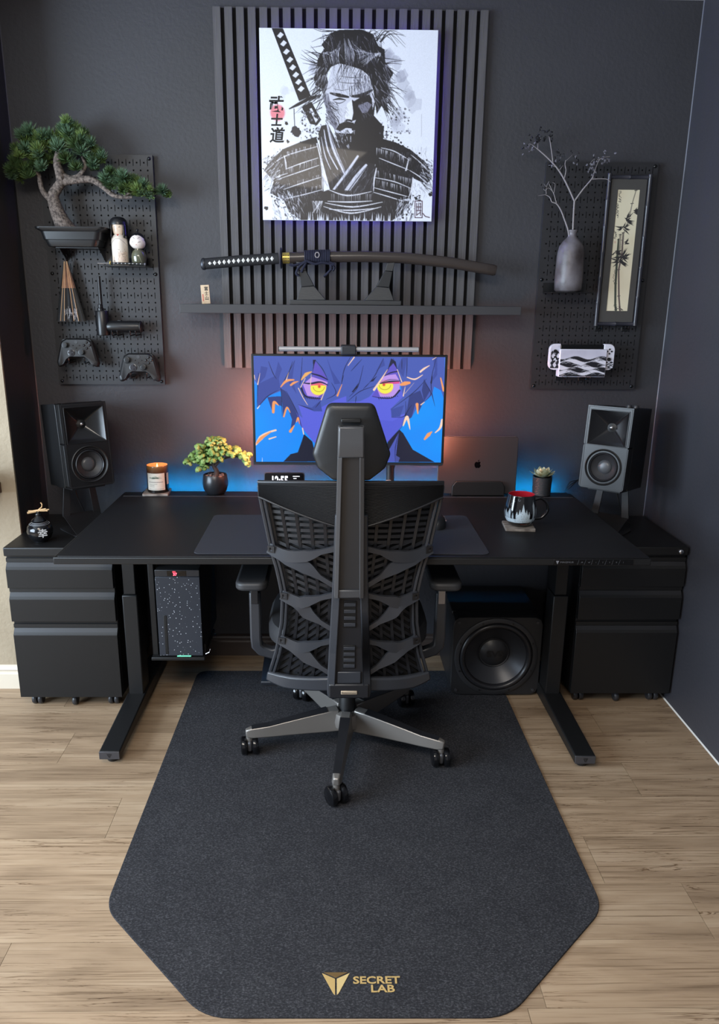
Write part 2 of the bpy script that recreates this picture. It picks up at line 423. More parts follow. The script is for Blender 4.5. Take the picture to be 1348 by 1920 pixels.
# ------------------------------------------------------------------ floor mat
felt = bpy.data.materials.new('charcoal_felt'); felt.use_nodes = True
def _felt(m):
    nt = m.node_tree; N = nt.nodes; Lk = nt.links; b = N['Principled BSDF']; b.inputs['Roughness'].default_value = .95; b.inputs['Specular IOR Level'].default_value = .1
    tc = N.new('ShaderNodeTexCoord'); n = N.new('ShaderNodeTexNoise'); n.inputs['Scale'].default_value = 300; n.inputs['Detail'].default_value = 4; n.inputs['Roughness'].default_value = .8
    mp = N.new('ShaderNodeMapping'); mp.inputs['Scale'].default_value = (.6, 1, 1); Lk.new(tc.outputs['Object'], mp.inputs[0]); Lk.new(mp.outputs[0], n.inputs['Vector'])
    n2 = N.new('ShaderNodeTexNoise'); n2.inputs['Scale'].default_value = 9; n2.inputs['Detail'].default_value = 5; Lk.new(tc.outputs['Object'], n2.inputs['Vector'])
    r = N.new('ShaderNodeValToRGB'); e = r.color_ramp.elements; e[0].position = .34; e[0].color = S(36, 36, 39); e[1].position = .70; e[1].color = S(90, 90, 94)
    e.new(.52).color = S(51, 51, 54)
    Lk.new(n.outputs['Fac'], r.inputs[0])
    mx = N.new('ShaderNodeMix'); mx.data_type = 'RGBA'; mx.blend_type = 'MULTIPLY'; mx.inputs[0].default_value = .5
    r2 = N.new('ShaderNodeValToRGB'); r2.color_ramp.elements[0].position = .35; r2.color_ramp.elements[0].color = (.72, .72, .74, 1); r2.color_ramp.elements[1].position = .65
    Lk.new(n2.outputs['Fac'], r2.inputs[0]); Lk.new(r.outputs[0], mx.inputs[6]); Lk.new(r2.outputs[0], mx.inputs[7]); Lk.new(mx.outputs[2], b.inputs['Base Color'])
    bp = N.new('ShaderNodeBump'); bp.inputs['Strength'].default_value = .4; bp.inputs['Distance'].default_value = .002; Lk.new(n.outputs['Fac'], bp.inputs['Height']); Lk.new(bp.outputs[0], b.inputs['Normal'])
_felt(felt)
fm = thing('floor_mat', 'charcoal felt chair mat with clipped corners and a gold logo', 'mat', (0, -.95, 0))
mp_ = roundpoly([(-.612, -.163), (-.628, -1.43), (-.335, -1.735), (.315, -1.740), (.618, -1.44), (.608, -.163)], [.05, .12, .14, .14, .12, .05])
MATZ = .005
MB().prism(mp_, .0002, MATZ, 'xy').build('mat_body', felt, fm, bev=.0015)
lz = MATZ+.0004
def flatprism(b, poly, z0=MATZ, z1=lz+.0006): return b.prism(poly, z0, z1, 'xy')
# emblem: a faceted shield in three gold pieces
ex, ey = -.053, -1.652
b = MB(); flatprism(b, [(ex-.027, ey+.026), (ex+.027, ey+.026), (ex, ey+.012)])
b.build('emblem_facet', mat('dark_gold', S(120, 95, 60), .45, metal=.3), fm)
b = MB(); flatprism(b, [(ex-.031, ey+.024), (ex-.002, ey+.009), (ex-.002, ey-.032), (ex-.006, ey-.028)]); b.build('emblem_facet', GOLD, fm)
b = MB(); flatprism(b, [(ex+.031, ey+.024), (ex+.006, ey-.028), (ex+.002, ey-.032), (ex+.002, ey+.009)]); b.build('emblem_facet', mat('light_gold', S(222, 194, 136), .35, metal=.25), fm)
Mx = Matrix.Translation((ex+.038, ey+.004, lz+.0006))
letters('SECRET', Mx, .026, GOLD, fm, align='LEFT', sx=1.2, bold=.0006, depth=.0003)
letters('LAB', Matrix.Translation((ex+.076, ey-.018, lz+.0006)), .026, GOLD, fm, align='LEFT', sx=1.2, bold=.0006, depth=.0003)
# ------------------------------------------------------------------ desk
DT = .735
FYL, FYR = -.815, -.845
desk = thing('standing_desk', 'wide black steel standing desk with a control strip on its front edge', 'desk', (0, -.47, 0))
MB().box(-.885, .885, -.871, -.068, .713, DT).build('desk_top', STEEL, desk, bev=.003)
MB().box(-.868, .868, -.152, -.146, DT, DT+.0045).build('tray_hinge', STEEL_LT, desk)
MB().box(-.812, .868, -.145, -.070, DT, DT+.004).build('cable_tray_lid', BLACKER, desk, bev=.001)
MB().box(-.87, .87, -.14, -.09, .655, .713).build('cable_tray', BLACKER, desk)
for (x0, x1, yf) in ((-.822, -.754, FYL), (.726, .794, FYR)):
    cx = (x0+x1)/2
    MB().prism([(-.105, .01), (yf, .022), (yf, .05), (-.42, .062), (-.36, .062), (-.105, .05)], x0, x1, 'yz').build('foot', STEEL, desk, bev=.004)
    MB().box(cx-.027, cx+.027, -.455, -.365, .055, .45).build('leg_outer', STEEL, desk, bev=.004)
    MB().box(cx-.022, cx+.022, -.447, -.373, .45, .70).build('leg_inner', STEEL, desk, bev=.003)
    MB().box(cx-.04, cx+.04, -.80, -.12, .695, .713).build('top_bracket', BLACKER, desk, bev=.002)
    MB().lathe([(.0, 0), (.017, 0), (.019, .004), (.019, .012), (.010, .016), (.008, .024)], (cx, yf+.035, 0), 16).build('levelling_foot', BLACK, desk, smooth=40)
    MB().lathe([(.0, 0), (.017, 0), (.019, .004), (.019, .012), (.010, .016)], (cx, -.14, 0), 16).build('levelling_foot', BLACK, desk, smooth=40)
    MB().box(x0+.001, x1-.001, yf-.003, yf+.001, .0225, .0495).build('foot_end_cap', mat('dark_grey_end_cap', S(58, 57, 60), .4), desk, bev=.001)
    b = MB(); e = GREY_PRINT
    b.prism([(cx-.008, .043), (cx+.008, .043), (cx, .039)], yf-.0036, yf-.003); b.prism([(cx-.008, .0415), (cx-.0008, .0375), (cx-.0008, .028)], yf-.0036, yf-.003); b.prism([(cx+.008, .0415), (cx+.0008, .028), (cx+.0008, .0375)], yf-.0036, yf-.003)
    b.build('cap_emblem', mat('dim_grey_print', S(25, 25, 27), .5), desk)
MB().box(-.75, .72, -.16, -.135, .60, .66).build('cross_beam', BLACKER, desk)
# control strip
cy = -.8712
MB().box(.593, .830, cy-.0018, cy+.001, .7155, .7325).build('control_strip', mat('gloss_black_panel', S(8, 8, 9), .2), desk, bev=.0006)
b = MB(); ex, ez = .604, .724
b.prism([(ex-.0045, ez+.0045), (ex+.0045, ez+.0045), (ex, ez-.006)], cy-.0024, cy-.0018); b.build('panel_emblem', GREY_PRINT, desk)
DIMP = mat('dim_panel_print', S(92, 92, 97), .5)
letters('MAGNUS', facing(.612, cy-.0022, .7242), .0072, DIMP, desk, align='LEFT', sx=1.35)
for i, g in enumerate(['up', 'down', '1', '2', '3', 'M', '|']):
    x = .676+.0205*i
    MB().prism([(x-.0125, .7165), (x-.0118, .7165), (x-.0078, .7315), (x-.0085, .7315)], cy-.0024, cy-.0018).build('panel_divider', mat('panel_line', S(60, 60, 64), .5), desk)
    xx = x+.0015
    if g in ('up', 'down'):
        sgn = 1 if g == 'up' else -1
        MB().prism([(xx-.0035, .724-sgn*.002), (xx, .724+sgn*.0022), (xx+.0035, .724-sgn*.002), (xx, .724+sgn*.0004)], cy-.0024, cy-.0018).build('arrow_icon', DIMP, desk)
    else:
        letters(g, facing(xx, cy-.0022, .7242), .005, DIMP, desk, name='button_icon')
# blue LED strip along the back edge, lighting the wall
LEDB = mat('blue_led', S(20, 110, 255), .5, emit=((0.0, .40, 1.0, 1), 95.0))
MB().box(-.80, .86, -.0665, -.0635, .722, .731).build('led_strip', LEDB, desk)

MB().box(-.87, .87, -.0678, -.0008, .702, .706).build('rear_led_blocker', BLACKER, desk)  # added plate that keeps the blue LED light off the wall below the desk
# leatherette desk mat and mouse pad
dm = MB().box(-.872, .878, -.868, -.153, DT+.0002, DT+.003)
tag(dm.build('desk_mat', mat('black_leatherette', S(21, 21, 24), .5, spec=.35, bump=(700, .12)), None, bev=.001), 'thin black leatherette mat covering the whole desk top', 'desk mat')
b = MB().prism(rrect(-.478, .408, -.848, -.42, .02), DT+.0032, DT+.006, 'xy')
tag(b.build('mouse_pad', mat('dark_blue_grey_cloth', S(37, 38, 46), .8, bump=(900, .1)), None, bev=.0008), 'dark blue-grey cloth mouse pad with rounded corners', 'mouse pad')
# mouse
MZ = DT+.0062
ms = thing('computer_mouse', 'small black computer mouse on the mouse pad beside the chair', 'mouse', (.285, -.545, MZ))
def mouse_body(u, v):
    a = 2*PI*u; t = PI/2*v
    return (.285+.032*math.cos(a)*math.cos(t)**.6 if v < 1 else .285, -.545+.06*math.sin(a)*math.cos(t)**.6 if v < 1 else -.545, MZ+.038*math.sin(t)**.8)
MB().grid(mouse_body, 20, 8).build('shell', BLACK, ms, smooth=60)
MB().lathe([(0, -.004), (.009, -.004), (.009, .004), (0, .004)], (.285, -.515, MZ+.034), 16, axis='x').build('scroll_wheel', STEEL_LT, ms, smooth=40)
for k in range(3):
    MB().box(.3105, .3185, -.56+.022*k, -.545+.022*k, MZ+.016, MZ+.021).build('side_glint', mat('silver_glint', S(150, 150, 155), .3, metal=.8), ms, bev=.001)  # bright bars stand in for glints along the mouse's side

# ------------------------------------------------------------------ filing cabinets
CABM = mat('black_enamel_steel', S(20, 20, 21), .42, spec=.4)
CABM_E = mat('black_enamel_steel_pull', S(26, 26, 30), .38)
CZ = .631
def cabinet(x0, x1, yf, label):
    yb = -.025
    t = thing('filing_cabinet', label, 'filing cabinet', ((x0+x1)/2, (yf+yb)/2, 0), 'filing cabinets either side of the desk')
    MB().box(x0, x1, yf+.018, yb, .050, .600).build('body', CABM, t, bev=.003)
    MB().box(x0-.0005, x1+.0005, yf, yb, .598, CZ).build('top', CABM, t, bev=.004)
    for (z0, z1) in ((.480, .572), (.352, .460), (.051, .322)):
        zt = z1-.022
        d = MB().prism([(yf, z0), (yf, zt), (yf+.014, z1), (yf+.019, z1), (yf+.019, z0)], x0+.001, x1-.001, 'yz').build('drawer', CABM, t, bev=.0012)
        MB().box(x0+.001, x1-.001, yf+.012, yf+.0185, z1+.002, z1+.016).build('pull_channel', BLACKER, d)
        MB().box(x0+.003, x1-.003, yf+.0005, yf+.013, zt+.0005, zt+.0012).add([(x0+.002, yf-.0003, zt-.001), (x1-.002, yf-.0003, zt-.001), (x1-.002, yf+.0137, z1+.0003), (x0+.002, yf+.0137, z1+.0003)], [(0, 1, 2, 3)]).build('drawer_pull', CABM_E, d)
    lk = MB().lathe([(0, -.008), (.006, -.008), (.0085, -.006), (.0095, -.002), (.0095, 0)], (x1-.028, yf, .614), 18, axis='y').build('lock', CHROME, t, smooth=40)
    MB().box(x1-.0288, x1-.0272, yf-.0087, yf-.0079, .611, .617).build('keyhole', BLACKER, lk)
    for (cx, cy_) in ((x0+.045, yf+.05), (x1-.045, yf+.05), (x0+.045, yb-.05), (x1-.045, yb-.05), ((x0+x1)/2, yf+.04)):
        c = MB().box(cx-.006, cx+.006, cy_-.012, cy_+.012, .03, .05).build('caster', BLACK, t, bev=.002)
        for s_ in ((-.011, .011) if abs(cx-(x0+x1)/2) > .05 else (0,)):
            MB().lathe([(0, -.008), (.018, -.008), (.021, -.004), (.021, .004), (.018, .008), (0, .008)], (cx+s_, cy_, .0212), 18, axis='x').build('wheel', mat('dark_grey_caster', S(44, 44, 47), .35), c, smooth=40)
    return t
cabinet(-1.2125, -.838, -.463, 'black three-drawer filing cabinet on casters beside the beige wall')
cabinet(.832, 1.2085, -.437, 'black three-drawer filing cabinet on casters against the bare side wall, chrome lock showing')

# ------------------------------------------------------------------ computer tower hung under the desk
pc = thing('computer_tower', 'speckled black computer tower hanging under the desk with red readout', 'computer', (-.615, -.3, .20))
X0, X1, YF = -.694, -.536, -.45
MB().box(X0+.002, X1-.002, YF+.006, -.10, .208, .545).build('case', BLACKER, pc, bev=.002)
sp = bpy.data.materials.new('speckled_slate_front'); sp.use_nodes = True
def _sp(m):
    nt = m.node_tree; N = nt.nodes; b = N['Principled BSDF']; b.inputs['Roughness'].default_value = .45
    tc = N.new('ShaderNodeTexCoord'); v = N.new('ShaderNodeTexVoronoi'); v.inputs['Scale'].default_value = 105; nt.links.new(tc.outputs['Object'], v.inputs['Vector'])
    r = N.new('ShaderNodeValToRGB'); e = r.color_ramp.elements; e[0].position = .115; e[0].color = S(225, 228, 235); e[1].position = .15; e[1].color = S(40, 44, 52)
    nt.links.new(v.outputs['Distance'], r.inputs[0]); nt.links.new(r.outputs[0], b.inputs['Base Color'])
_sp(sp)
MB().box(X0, X1, YF, YF+.006, .213, .519).build('front_panel', sp, pc, bev=.0015)
MB().box(X0, X1, YF, YF+.006, .520, .545).build('front_header', mat('dark_header', S(36, 36, 39), .4), pc, bev=.0015)
hd = MB().box(-.650, -.583, YF-.0012, YF, .523, .542).build('readout_window', mat('gloss_black_panel', S(8, 8, 9), .2), pc)
RED = mat('red_led_digits', S(255, 60, 80), .5, emit=((1, .06, .10, 1), 5.0))
letters('37', facing(-.622, YF-.0016, .529), .014, RED, hd, name='digits', bold=.0004)
letters('CPU', facing(-.625, YF-.0016, .5385), .006, RED, hd, name='digits')
MB().box(-.672, -.661, YF-.0016, YF+.001, .219, .372).build('vent_slot', BLACKER, pc, bev=.003)
MB().box(-.630, -.580, YF-.003, YF+.002, .2108, .2126).build('status_light', mat('green_led', S(120, 255, 190), .5, emit=((.2, 1, .5, 1), .7)), pc)
br = thing('tower_bracket', 'black steel bracket that carries the computer tower below the desk', 'bracket', (-.63, -.4, .19))
MB().box(-.724, -.702, -.43, -.395, .195, .700).build('hanger', STEEL, br, bev=.003)
MB().box(-.724, -.530, -.455, -.20, .195, .2075).build('tray', STEEL, br, bev=.002)
MB().box(-.5345, -.5295, -.43, -.395, .2075, .25).build('lip', STEEL, br)
MB().box(-.716, -.52, -.43, -.395, .700, .7128).build('mounting_plate', STEEL, br, bev=.002)
MB().tube([(-.528, -.44, .215), (-.515, -.44, .222), (-.51, -.44, .235)], .0012, 6).build('wire_hook', CHROME, br)

# ------------------------------------------------------------------ subwoofer
sb = thing('subwoofer', 'black cube subwoofer with one large exposed cone under the desk', 'subwoofer', (.56, -.21, 0))
SY = -.37
cc = (.558, SY, .170); c2d = (.558, .170)
def holed(outer, r, y0, y1, T=None, c=c2d, n=72): return MB(T).ring(polar(outer, c, n), circ(c[0], c[1], r, n, PI/n), y0, y1, 'xz')
h = holed([(.396, .012), (.724, .012), (.724, .328), (.396, .328)], .134, SY+.018, SY+.075); h.box(.396, .724, SY+.075, -.03, .012, .328); h.build('cabinet', BLACK, sb, bev=.004)
holed(rrect(.391, .729, .010, .330, .03), .1395, SY, SY+.018).build('baffle', mat('black_baffle', S(30, 30, 32), .5), sb, bev=.002)
MB().lathe([(.158, .001), (.158, -.005), (.155, -.007), (.141, -.007), (.139, -.004), (.139, .012)], cc, 72, axis='y', caps=False).build('driver_ring', mat('dark_ring', S(40, 40, 42), .45), sb, smooth=40)
MB().lathe([(.1395, .008), (.138, -.004), (.133, -.011), (.127, -.0125), (.121, -.009), (.117, -.001), (.115, .008)], cc, 72, axis='y', caps=False).build('rubber_surround', mat('rubber_surround', S(32, 32, 35), .32), sb, smooth=60)
MB().lathe([(.1165, .003), (.095, .020), (.070, .036), (.050, .046)], cc, 72, axis='y', caps=False).build('cone', mat('anodised_cone', S(52, 53, 57), .35, metal=.4), sb, smooth=60)
dc = MB().lathe([(.060, .044), (.0595, .034), (.057, .0315), (.054, .033), (.042, .024), (.022, .0175), (0, .0155)], cc, 48, axis='y').build('dust_cap', mat('dust_cap', S(34, 34, 36), .4), sb, smooth=50)
letters('SVS', facing(.558, SY+.0145, .172), .034, BLACKER, dc, sx=1.3, bold=.001)
for (sx_, sz_) in ((.412, .03), (.708, .03), (.412, .31), (.708, .31)):
    MB().lathe([(.0055, -.003), (.0055, 0)], (sx_, SY, sz_), 12, axis='y').build('grille_socket', mat('socket', S(55, 55, 58), .4), sb)
for k in range(8):
    a = 2*PI*(k+.5)/8; MB().lathe([(.0035, -.009), (.0035, -.006)], (cc[0]+.148*math.cos(a), SY, cc[2]+.148*math.sin(a)), 10, axis='y').build('ring_screw', BLACKER, sb)
for (fx, fy) in ((.42, -.33), (.70, -.33), (.42, -.06), (.70, -.06)):
    MB().lathe([(.016, MATZ+.0005 if fx < .6 else 0.0), (.018, .012)], (fx, fy, 0), 14).build('rubber_foot', BLACKER, sb)

# ------------------------------------------------------------------ foot rest on the floor
fr = thing('foot_rest', 'flat black foot rest lying on the mat under the desk', 'foot rest', (-.15, -.2, MATZ))
MB().prism([(-.290, MATZ+.0005), (-.290, .022), (-.275, .027), (-.06, .060), (-.06, MATZ+.0005)], -.345, .06, 'yz').build('wedge', mat('foot_rest_rubber', S(34, 36, 42), .45), fr, bev=.004)
MB().box(-.335, .05, -.289, -.287, MATZ+.001, .008).build('grip_strip', BLACKER, fr)
# ------------------------------------------------------------------ office chair (seen from behind)
CHX, CHY = -.012, -.69
ch = thing('office_chair', 'black ergonomic office chair with lattice back and tall headrest', 'chair', (CHX, CHY, MATZ))
PLAS = mat('chair_plastic', S(50, 52, 57), .32)
PLAS_D = mat('chair_plastic_dark', S(30, 30, 33), .42)
MESHB = mat('chair_mesh_cloth', S(10, 10, 11), .8)
GUN = mat('gunmetal_base', S(136, 131, 126), .38, metal=.6)
GLOSSB = mat('gloss_black_caster', S(16, 16, 18), .14)
_zs = [.25, .45, .60, .75, .90, 1.0, 1.10, 1.30]; _ys = [-.88, -.892, -.912, -.938, -.968, -.99, -1.01, -1.01]
def spY(z): return float(np.interp(z, _zs, _ys))
def back(x, z, off=0.0): return Vector((x, spY(z)+1.02*(x-CHX)**2+off, z))
_hz = [.345, .42, .52, .615, .70, .77, .86, .92, .955]; _hw = [.246, .2245, .2055, .200, .2135, .231, .2455, .256, .2585]
def halfw(z): return float(np.interp(z, _hz, _hw))
# outer side rails with a doubled edge, and the top roll
for s in (-1, 1):
    zz = np.linspace(.345, .968, 18)
    rail = [back(CHX+s*halfw(z), z) for z in zz]
    MB().sweep([(-.0055, -.006), (.0055, -.006), (.0055, .006), (-.0055, .006)], rail, None, up=(0, 1, 0)).build('side_rail', PLAS, ch, bev=.003)
    rail2 = [back(CHX+s*(halfw(z)-.012), z, -.003) for z in zz]
    MB().sweep([(-.0035, -.004), (.0035, -.004), (.0035, .004), (-.0035, .004)], rail2, None, up=(0, 1, 0)).build('rail_bead', PLAS, ch, bev=.001)
# moulded lattice behind the ribs: uprights and slanting slats in one moulding
lt = MB()
def strip(pts, w=.009, t=.004, off=.012):
    P = [back(x, z, off) for x, z in pts]
    lt.sweep([(-w/2, -t/2), (w/2, -t/2), (w/2, t/2), (-w/2, t/2)], P, None, up=(0, 1, 0))
def inside(x, z): return abs(x-CHX) < halfw(z)-.012 and .330 < z < .95
for s in (-1, 1):
    for fx in (.30, .46, .62, .78, .92):
        pts = [(CHX+s*fx*halfw(z), z) for z in np.linspace(.338, .93, 12)]
        strip(pts, .0085)
    # top zone: nearly level slats; middle: falling towards the spine; low: rising towards the spine
    for (za, zb, n, slope, bend) in ((.80, .945, 8, .05, .0), (.635, .80, 8, -.35, .0), (.340, .63, 12, .85, .0)):
        for k in range(-6, n+8):
            z0 = za+(zb-za)*k/n; seg = []
            for q in range(15):
                d = .022+(.25-.022)*q/14; z = z0-slope*(d-.12) if slope > 0.5 else z0+slope*(d-.12)*(-1)
                x = CHX+s*d
                if za-.004 <= z <= zb+.004 and inside(x, z): seg.append((x, z))
                else:
                    if len(seg) > 1: strip(seg, .0095, .003, .015)
                    seg = []
            if len(seg) > 1: strip(seg, .0095, .003, .015)
lt.build('back_lattice', mat('lattice_plastic', S(30, 31, 35), .36), ch)
MB().grid(lambda u, v: back(CHX+(2*u-1)*(halfw(.330+.6*v)-.01), .330+.615*v, .022), 20, 20).build('front_mesh', MESHB, ch, smooth=60)
# ribbed mesh cloth rolled over the top of the back
def hemz(x):
    t = min(abs(x-CHX)/.257, 1); return .852+.081*t**1.15
def topz(x):
    t = min(abs(x-CHX)/.257, 1); return .990-.016*t**2
NR = 26
def cloth(u, v):
    x = CHX+(2*u-1)*.2605; z = hemz(x)+(topz(x)-hemz(x))*v
    return back(x, z, -.010-.0016*math.cos(v*NR*2*PI)+(.012*max(0, (v-.93)/.07)**2))
MB().grid(cloth, 36, NR*6).build('top_mesh_cover', mat('ribbed_mesh_cloth', S(26, 26, 28), .6), ch, smooth=70)
MB().tube([cloth(i/40, 0)+Vector((0, -.001, 0)) for i in range(41)], .0035, 8).build('cover_hem', PLAS_D, ch, smooth=60)
MB().tube([cloth(i/40, 1)+Vector((0, .004, 0)) for i in range(41)], .006, 8).build('top_roll', PLAS_D, ch, smooth=60)
# Y-shaped ribs, three each side, with square sockets at the rails
def ribbon(pts, w, t=.011, off=-.006):
    q = spline([(x, z, 0) for x, z in pts], 6); ww = lerp_list(w, 6)
    return MB().sweep([(-.5, -.5), (.5, -.5), (.5, .5), (-.5, .5)], [back(v.x, v.y, off) for v in q], [(a, t) for a in ww], up=(0, 1, 0))
for s in (-1, 1):
    X = lambda d: CHX+s*d
    for (zl, wd) in ((.768, .234), (.618, .2), (.462, .21)):
        up_ = [(X(wd+.002), zl+.006), (X(wd-.045), zl-.012), (X(.128), zl-.006), (X(.085), zl+.010), (X(.040), zl+.024)]
        lo_ = [(X(wd-.010), zl-.002), (X(wd-.055), zl-.020), (X(.126), zl-.045), (X(.088), zl-.072), (X(.040), zl-.102)]
        r1 = ribbon(up_, [.030, .036, .034, .014, .016])
        r2 = ribbon(lo_, [.020, .042, .038, .014, .014])
        r1.add(r2.V, r2.Fc)
        r = r1.build('back_rib', PLAS, ch, smooth=40)
        m_ = back(X(wd-.004), zl+.004, -.012); c_ = [back(X(wd-.004+dx*.010), zl+.004+dz*.011, -.0118) for dx, dz in ((-1, -1), (1, -1), (1, 1), (-1, 1))]
        i_ = [back(X(wd-.004+dx*.004), zl+.004+dz*.006, -.0118) for dx, dz in ((-1, -1), (1, -1), (1, 1), (-1, 1))]
        b = MB(); o_ = [v+Vector((0, -.004, 0)) for v in c_]; j_ = [v+Vector((0, -.004, 0)) for v in i_]
        b.add([*c_, *i_, *o_, *j_], [(8+k, 8+(k+1) % 4, 12+(k+1) % 4, 12+k) for k in range(4)]+[(k, (k+1) % 4, 8+(k+1) % 4, 8+k) for k in range(4)]+[(4+k, 12+k, 12+(k+1) % 4, 4+(k+1) % 4) for k in range(4)])
        b.add([v+Vector((0, -.0005, 0)) for v in i_], [(0, 1, 2, 3)]); b.build('rib_socket', PLAS_D, r)
# lower cross bar wings
for s in (-1, 1):
    pts = [(CHX+s*.255, .330), (CHX+s*.20, .322), (CHX+s*.13, .326), (CHX+s*.05, .334)]
    ribbon(pts, [.030, .044, .044, .046], .02, -.004).build('lower_bar', PLAS, ch, bev=.006)
# spine: broad column with a sunken channel and two adjustment windows
def colring(z, w, d): return [back(CHX, z, -.012+d) for _ in ()]
sz = [.295, .31, .36, .45, .60, .75, .84, .90]; sw = [.128, .134, .132, .124, .110, .098, .094, .090]
def spine_pt(x, z, off): return Vector((CHX+x, spY(z)-.030+off, z))
b = MB()
for s in (-1, 1):
    for i in range(len(sz)-1):
        z0, z1, w0, w1 = sz[i], sz[i+1], sw[i]/2, sw[i+1]/2
        i0, i1 = max(w0-.024, .012), max(w1-.024, .012)
        A = [spine_pt(s*i0, z0, 0), spine_pt(s*w0, z0, .008), spine_pt(s*w0, z0, .045), spine_pt(s*i0, z0, .045)]
        B2 = [spine_pt(s*i1, z1, 0), spine_pt(s*w1, z1, .008), spine_pt(s*w1, z1, .045), spine_pt(s*i1, z1, .045)]
        b.add(A+B2, [(0, 1, 5, 4), (1, 2, 6, 5), (2, 3, 7, 6), (3, 0, 4, 7), (0, 3, 2, 1), (4, 5, 6, 7)])
spine = b.build('spine', PLAS, ch, bev=.003)
def plate(z0, z1, hw0, hw1, off, th, name, m, parent, **k):
    n = 8; vs = []; fs = []
    for i in range(n+1):
        z = z0+(z1-z0)*i/n; w_ = hw0+(hw1-hw0)*i/n
        vs += [spine_pt(-w_, z, off), spine_pt(w_, z, off), spine_pt(w_, z, off+th), spine_pt(-w_, z, off+th)]
    for i in range(n):
        for j in range(4): fs.append((i*4+j, i*4+(j+1) % 4, i*4+4+(j+1) % 4, i*4+4+j))
    fs += [(0, 3, 2, 1), (n*4, n*4+1, n*4+2, n*4+3)]
    return MB().add(vs, fs).build(name, m, parent, **k)
plate(.295, .345, .062, .062, .0005, .03, 'spine_foot', PLAS_D, ch, bev=.005)
plate(.345, .66, .044, .033, .012, .008, 'spine_channel', PLAS_D, ch)
plate(.345, .385, .036, .036, .006, .007, 'channel_ramp', PLAS, spine, bev=.003)
for (z0, z1) in ((.395, .475), (.535, .625)):
    w_ = plate(z0, z1, .019, .018, .0095, .003, 'adjuster_window', BLACKER, spine, bev=.001)
    for k in range(4):
        zc = z0+(z1-z0)*(k+.5)/4; plate(zc-.0055, zc+.0055, .017, .017, .0065, .004, 'adjuster_tooth', PLAS, w_, bev=.001)
bd = plate(.311, .323, .0245, .0245, -.0018, .003, 'maker_badge', mat('champagne_metal', S(215, 195, 170), .35, metal=.5), ch, bev=.001)
letters('Autonomous', facing(CHX, spY(.317)-.0335, .317), .0085, BLACKER, bd, sx=1.0)
# headrest post with its long groove
b = MB(); zz = [.645, .66, .75, .85, .95, 1.068, 1.155]
for s in (-1, 1):
    for i in range(len(zz)-1):
        z0, z1 = zz[i], zz[i+1]; wa = .043-.009*(z0-.645)/.51; wb = .043-.009*(z1-.645)/.51
        ia, ib = wa-.013, wb-.013
        q = lambda x, z, o: Vector((CHX-.004+x, spY(z)-.050+o, z))
        A = [q(s*ia, z0, 0), q(s*wa, z0, .004), q(s*wa, z0, .030), q(s*ia, z0, .030)]; B2 = [q(s*ib, z1, 0), q(s*wb, z1, .004), q(s*wb, z1, .030), q(s*ib, z1, .030)]
        b.add(A+B2, [(0, 1, 5, 4), (1, 2, 6, 5), (2, 3, 7, 6), (3, 0, 4, 7), (0, 3, 2, 1), (4, 5, 6, 7)])
post = b.build('headrest_post', mat('post_plastic', S(66, 66, 68), .34), ch, bev=.002)
def pplate(z0, z1, hw, off, th, name, m, **k):
    n = 6; vs = []; fs = []
    for i in range(n+1):
        z = z0+(z1-z0)*i/n; w_ = hw-.009*(z-.645)/.51
        vs += [Vector((CHX-.004+x, spY(z)-.050+o, z)) for x, o in ((-w_, off), (w_, off), (w_, off+th), (-w_, off+th))]
    for i in range(n):
        for j in range(4): fs.append((i*4+j, i*4+(j+1) % 4, i*4+4+(j+1) % 4, i*4+4+j))
    fs += [(0, 3, 2, 1), (n*4, n*4+1, n*4+2, n*4+3)]
    return MB().add(vs, fs).build(name, m, post, **k)
pplate(.645, 1.155, .032, .011, .012, 'post_groove', mat('post_groove_plastic', S(44, 44, 46), .36))
pplate(1.072, 1.155, .042, .0, .02, 'post_cap', mat('post_plastic', S(66, 66, 68), .34), bev=.004)
pplate(.645, .672, .033, .004, .01, 'post_foot', mat('post_plastic', S(66, 66, 68), .34), bev=.004)
# headrest shell: six-sided pad
hp = roundpoly([(-.078, 1.204), (.046, 1.204), (.093, 1.068), (.078, 1.030), (.036, .998), (-.062, .998), (-.104, 1.030), (-.119, 1.068)], .022)
b = MB(); n_ = len(hp); layers = ((-.985, .0), (-1.000, .002), (-1.006, -.004), (-1.008, -.03))
b = MB(); hc = (-.012, 1.09)
rings = []
for (yy, ins) in ((-.955, .012), (-.965, 0), (-.990, 0), (-.9960, .002), (-.9985, .006), (-.9995, .015), (-1.0005, .03), (-1.001, .05), (-1.0013, .07), (-1.0015, .09), (-1.0015, .0985)):
    rings.append([(hc[0]+(x-hc[0])*(1-ins/.1), yy+1.2*((x-hc[0])*(1-ins/.1))**2, hc[1]+(z-hc[1])*(1-ins/.1)) for x, z in hp])
vs = [v for r_ in rings for v in r_]; fs = []
for i in range(len(rings)-1):
    for j in range(n_): fs.append((i*n_+j, i*n_+(j+1) % n_, (i+1)*n_+(j+1) % n_, (i+1)*n_+j))
fs += [tuple(range(n_)), tuple(range((len(rings)-1)*n_, len(rings)*n_))]
hr = MB().add(vs, fs).build('headrest', mat('headrest_shell', S(30, 31, 33), .38), ch, smooth=45)
MB().box(CHX-.03, CHX+.022, -1.015, -.995, 1.158, 1.168).build('headrest_latch', BLACKER, hr, bev=.002)
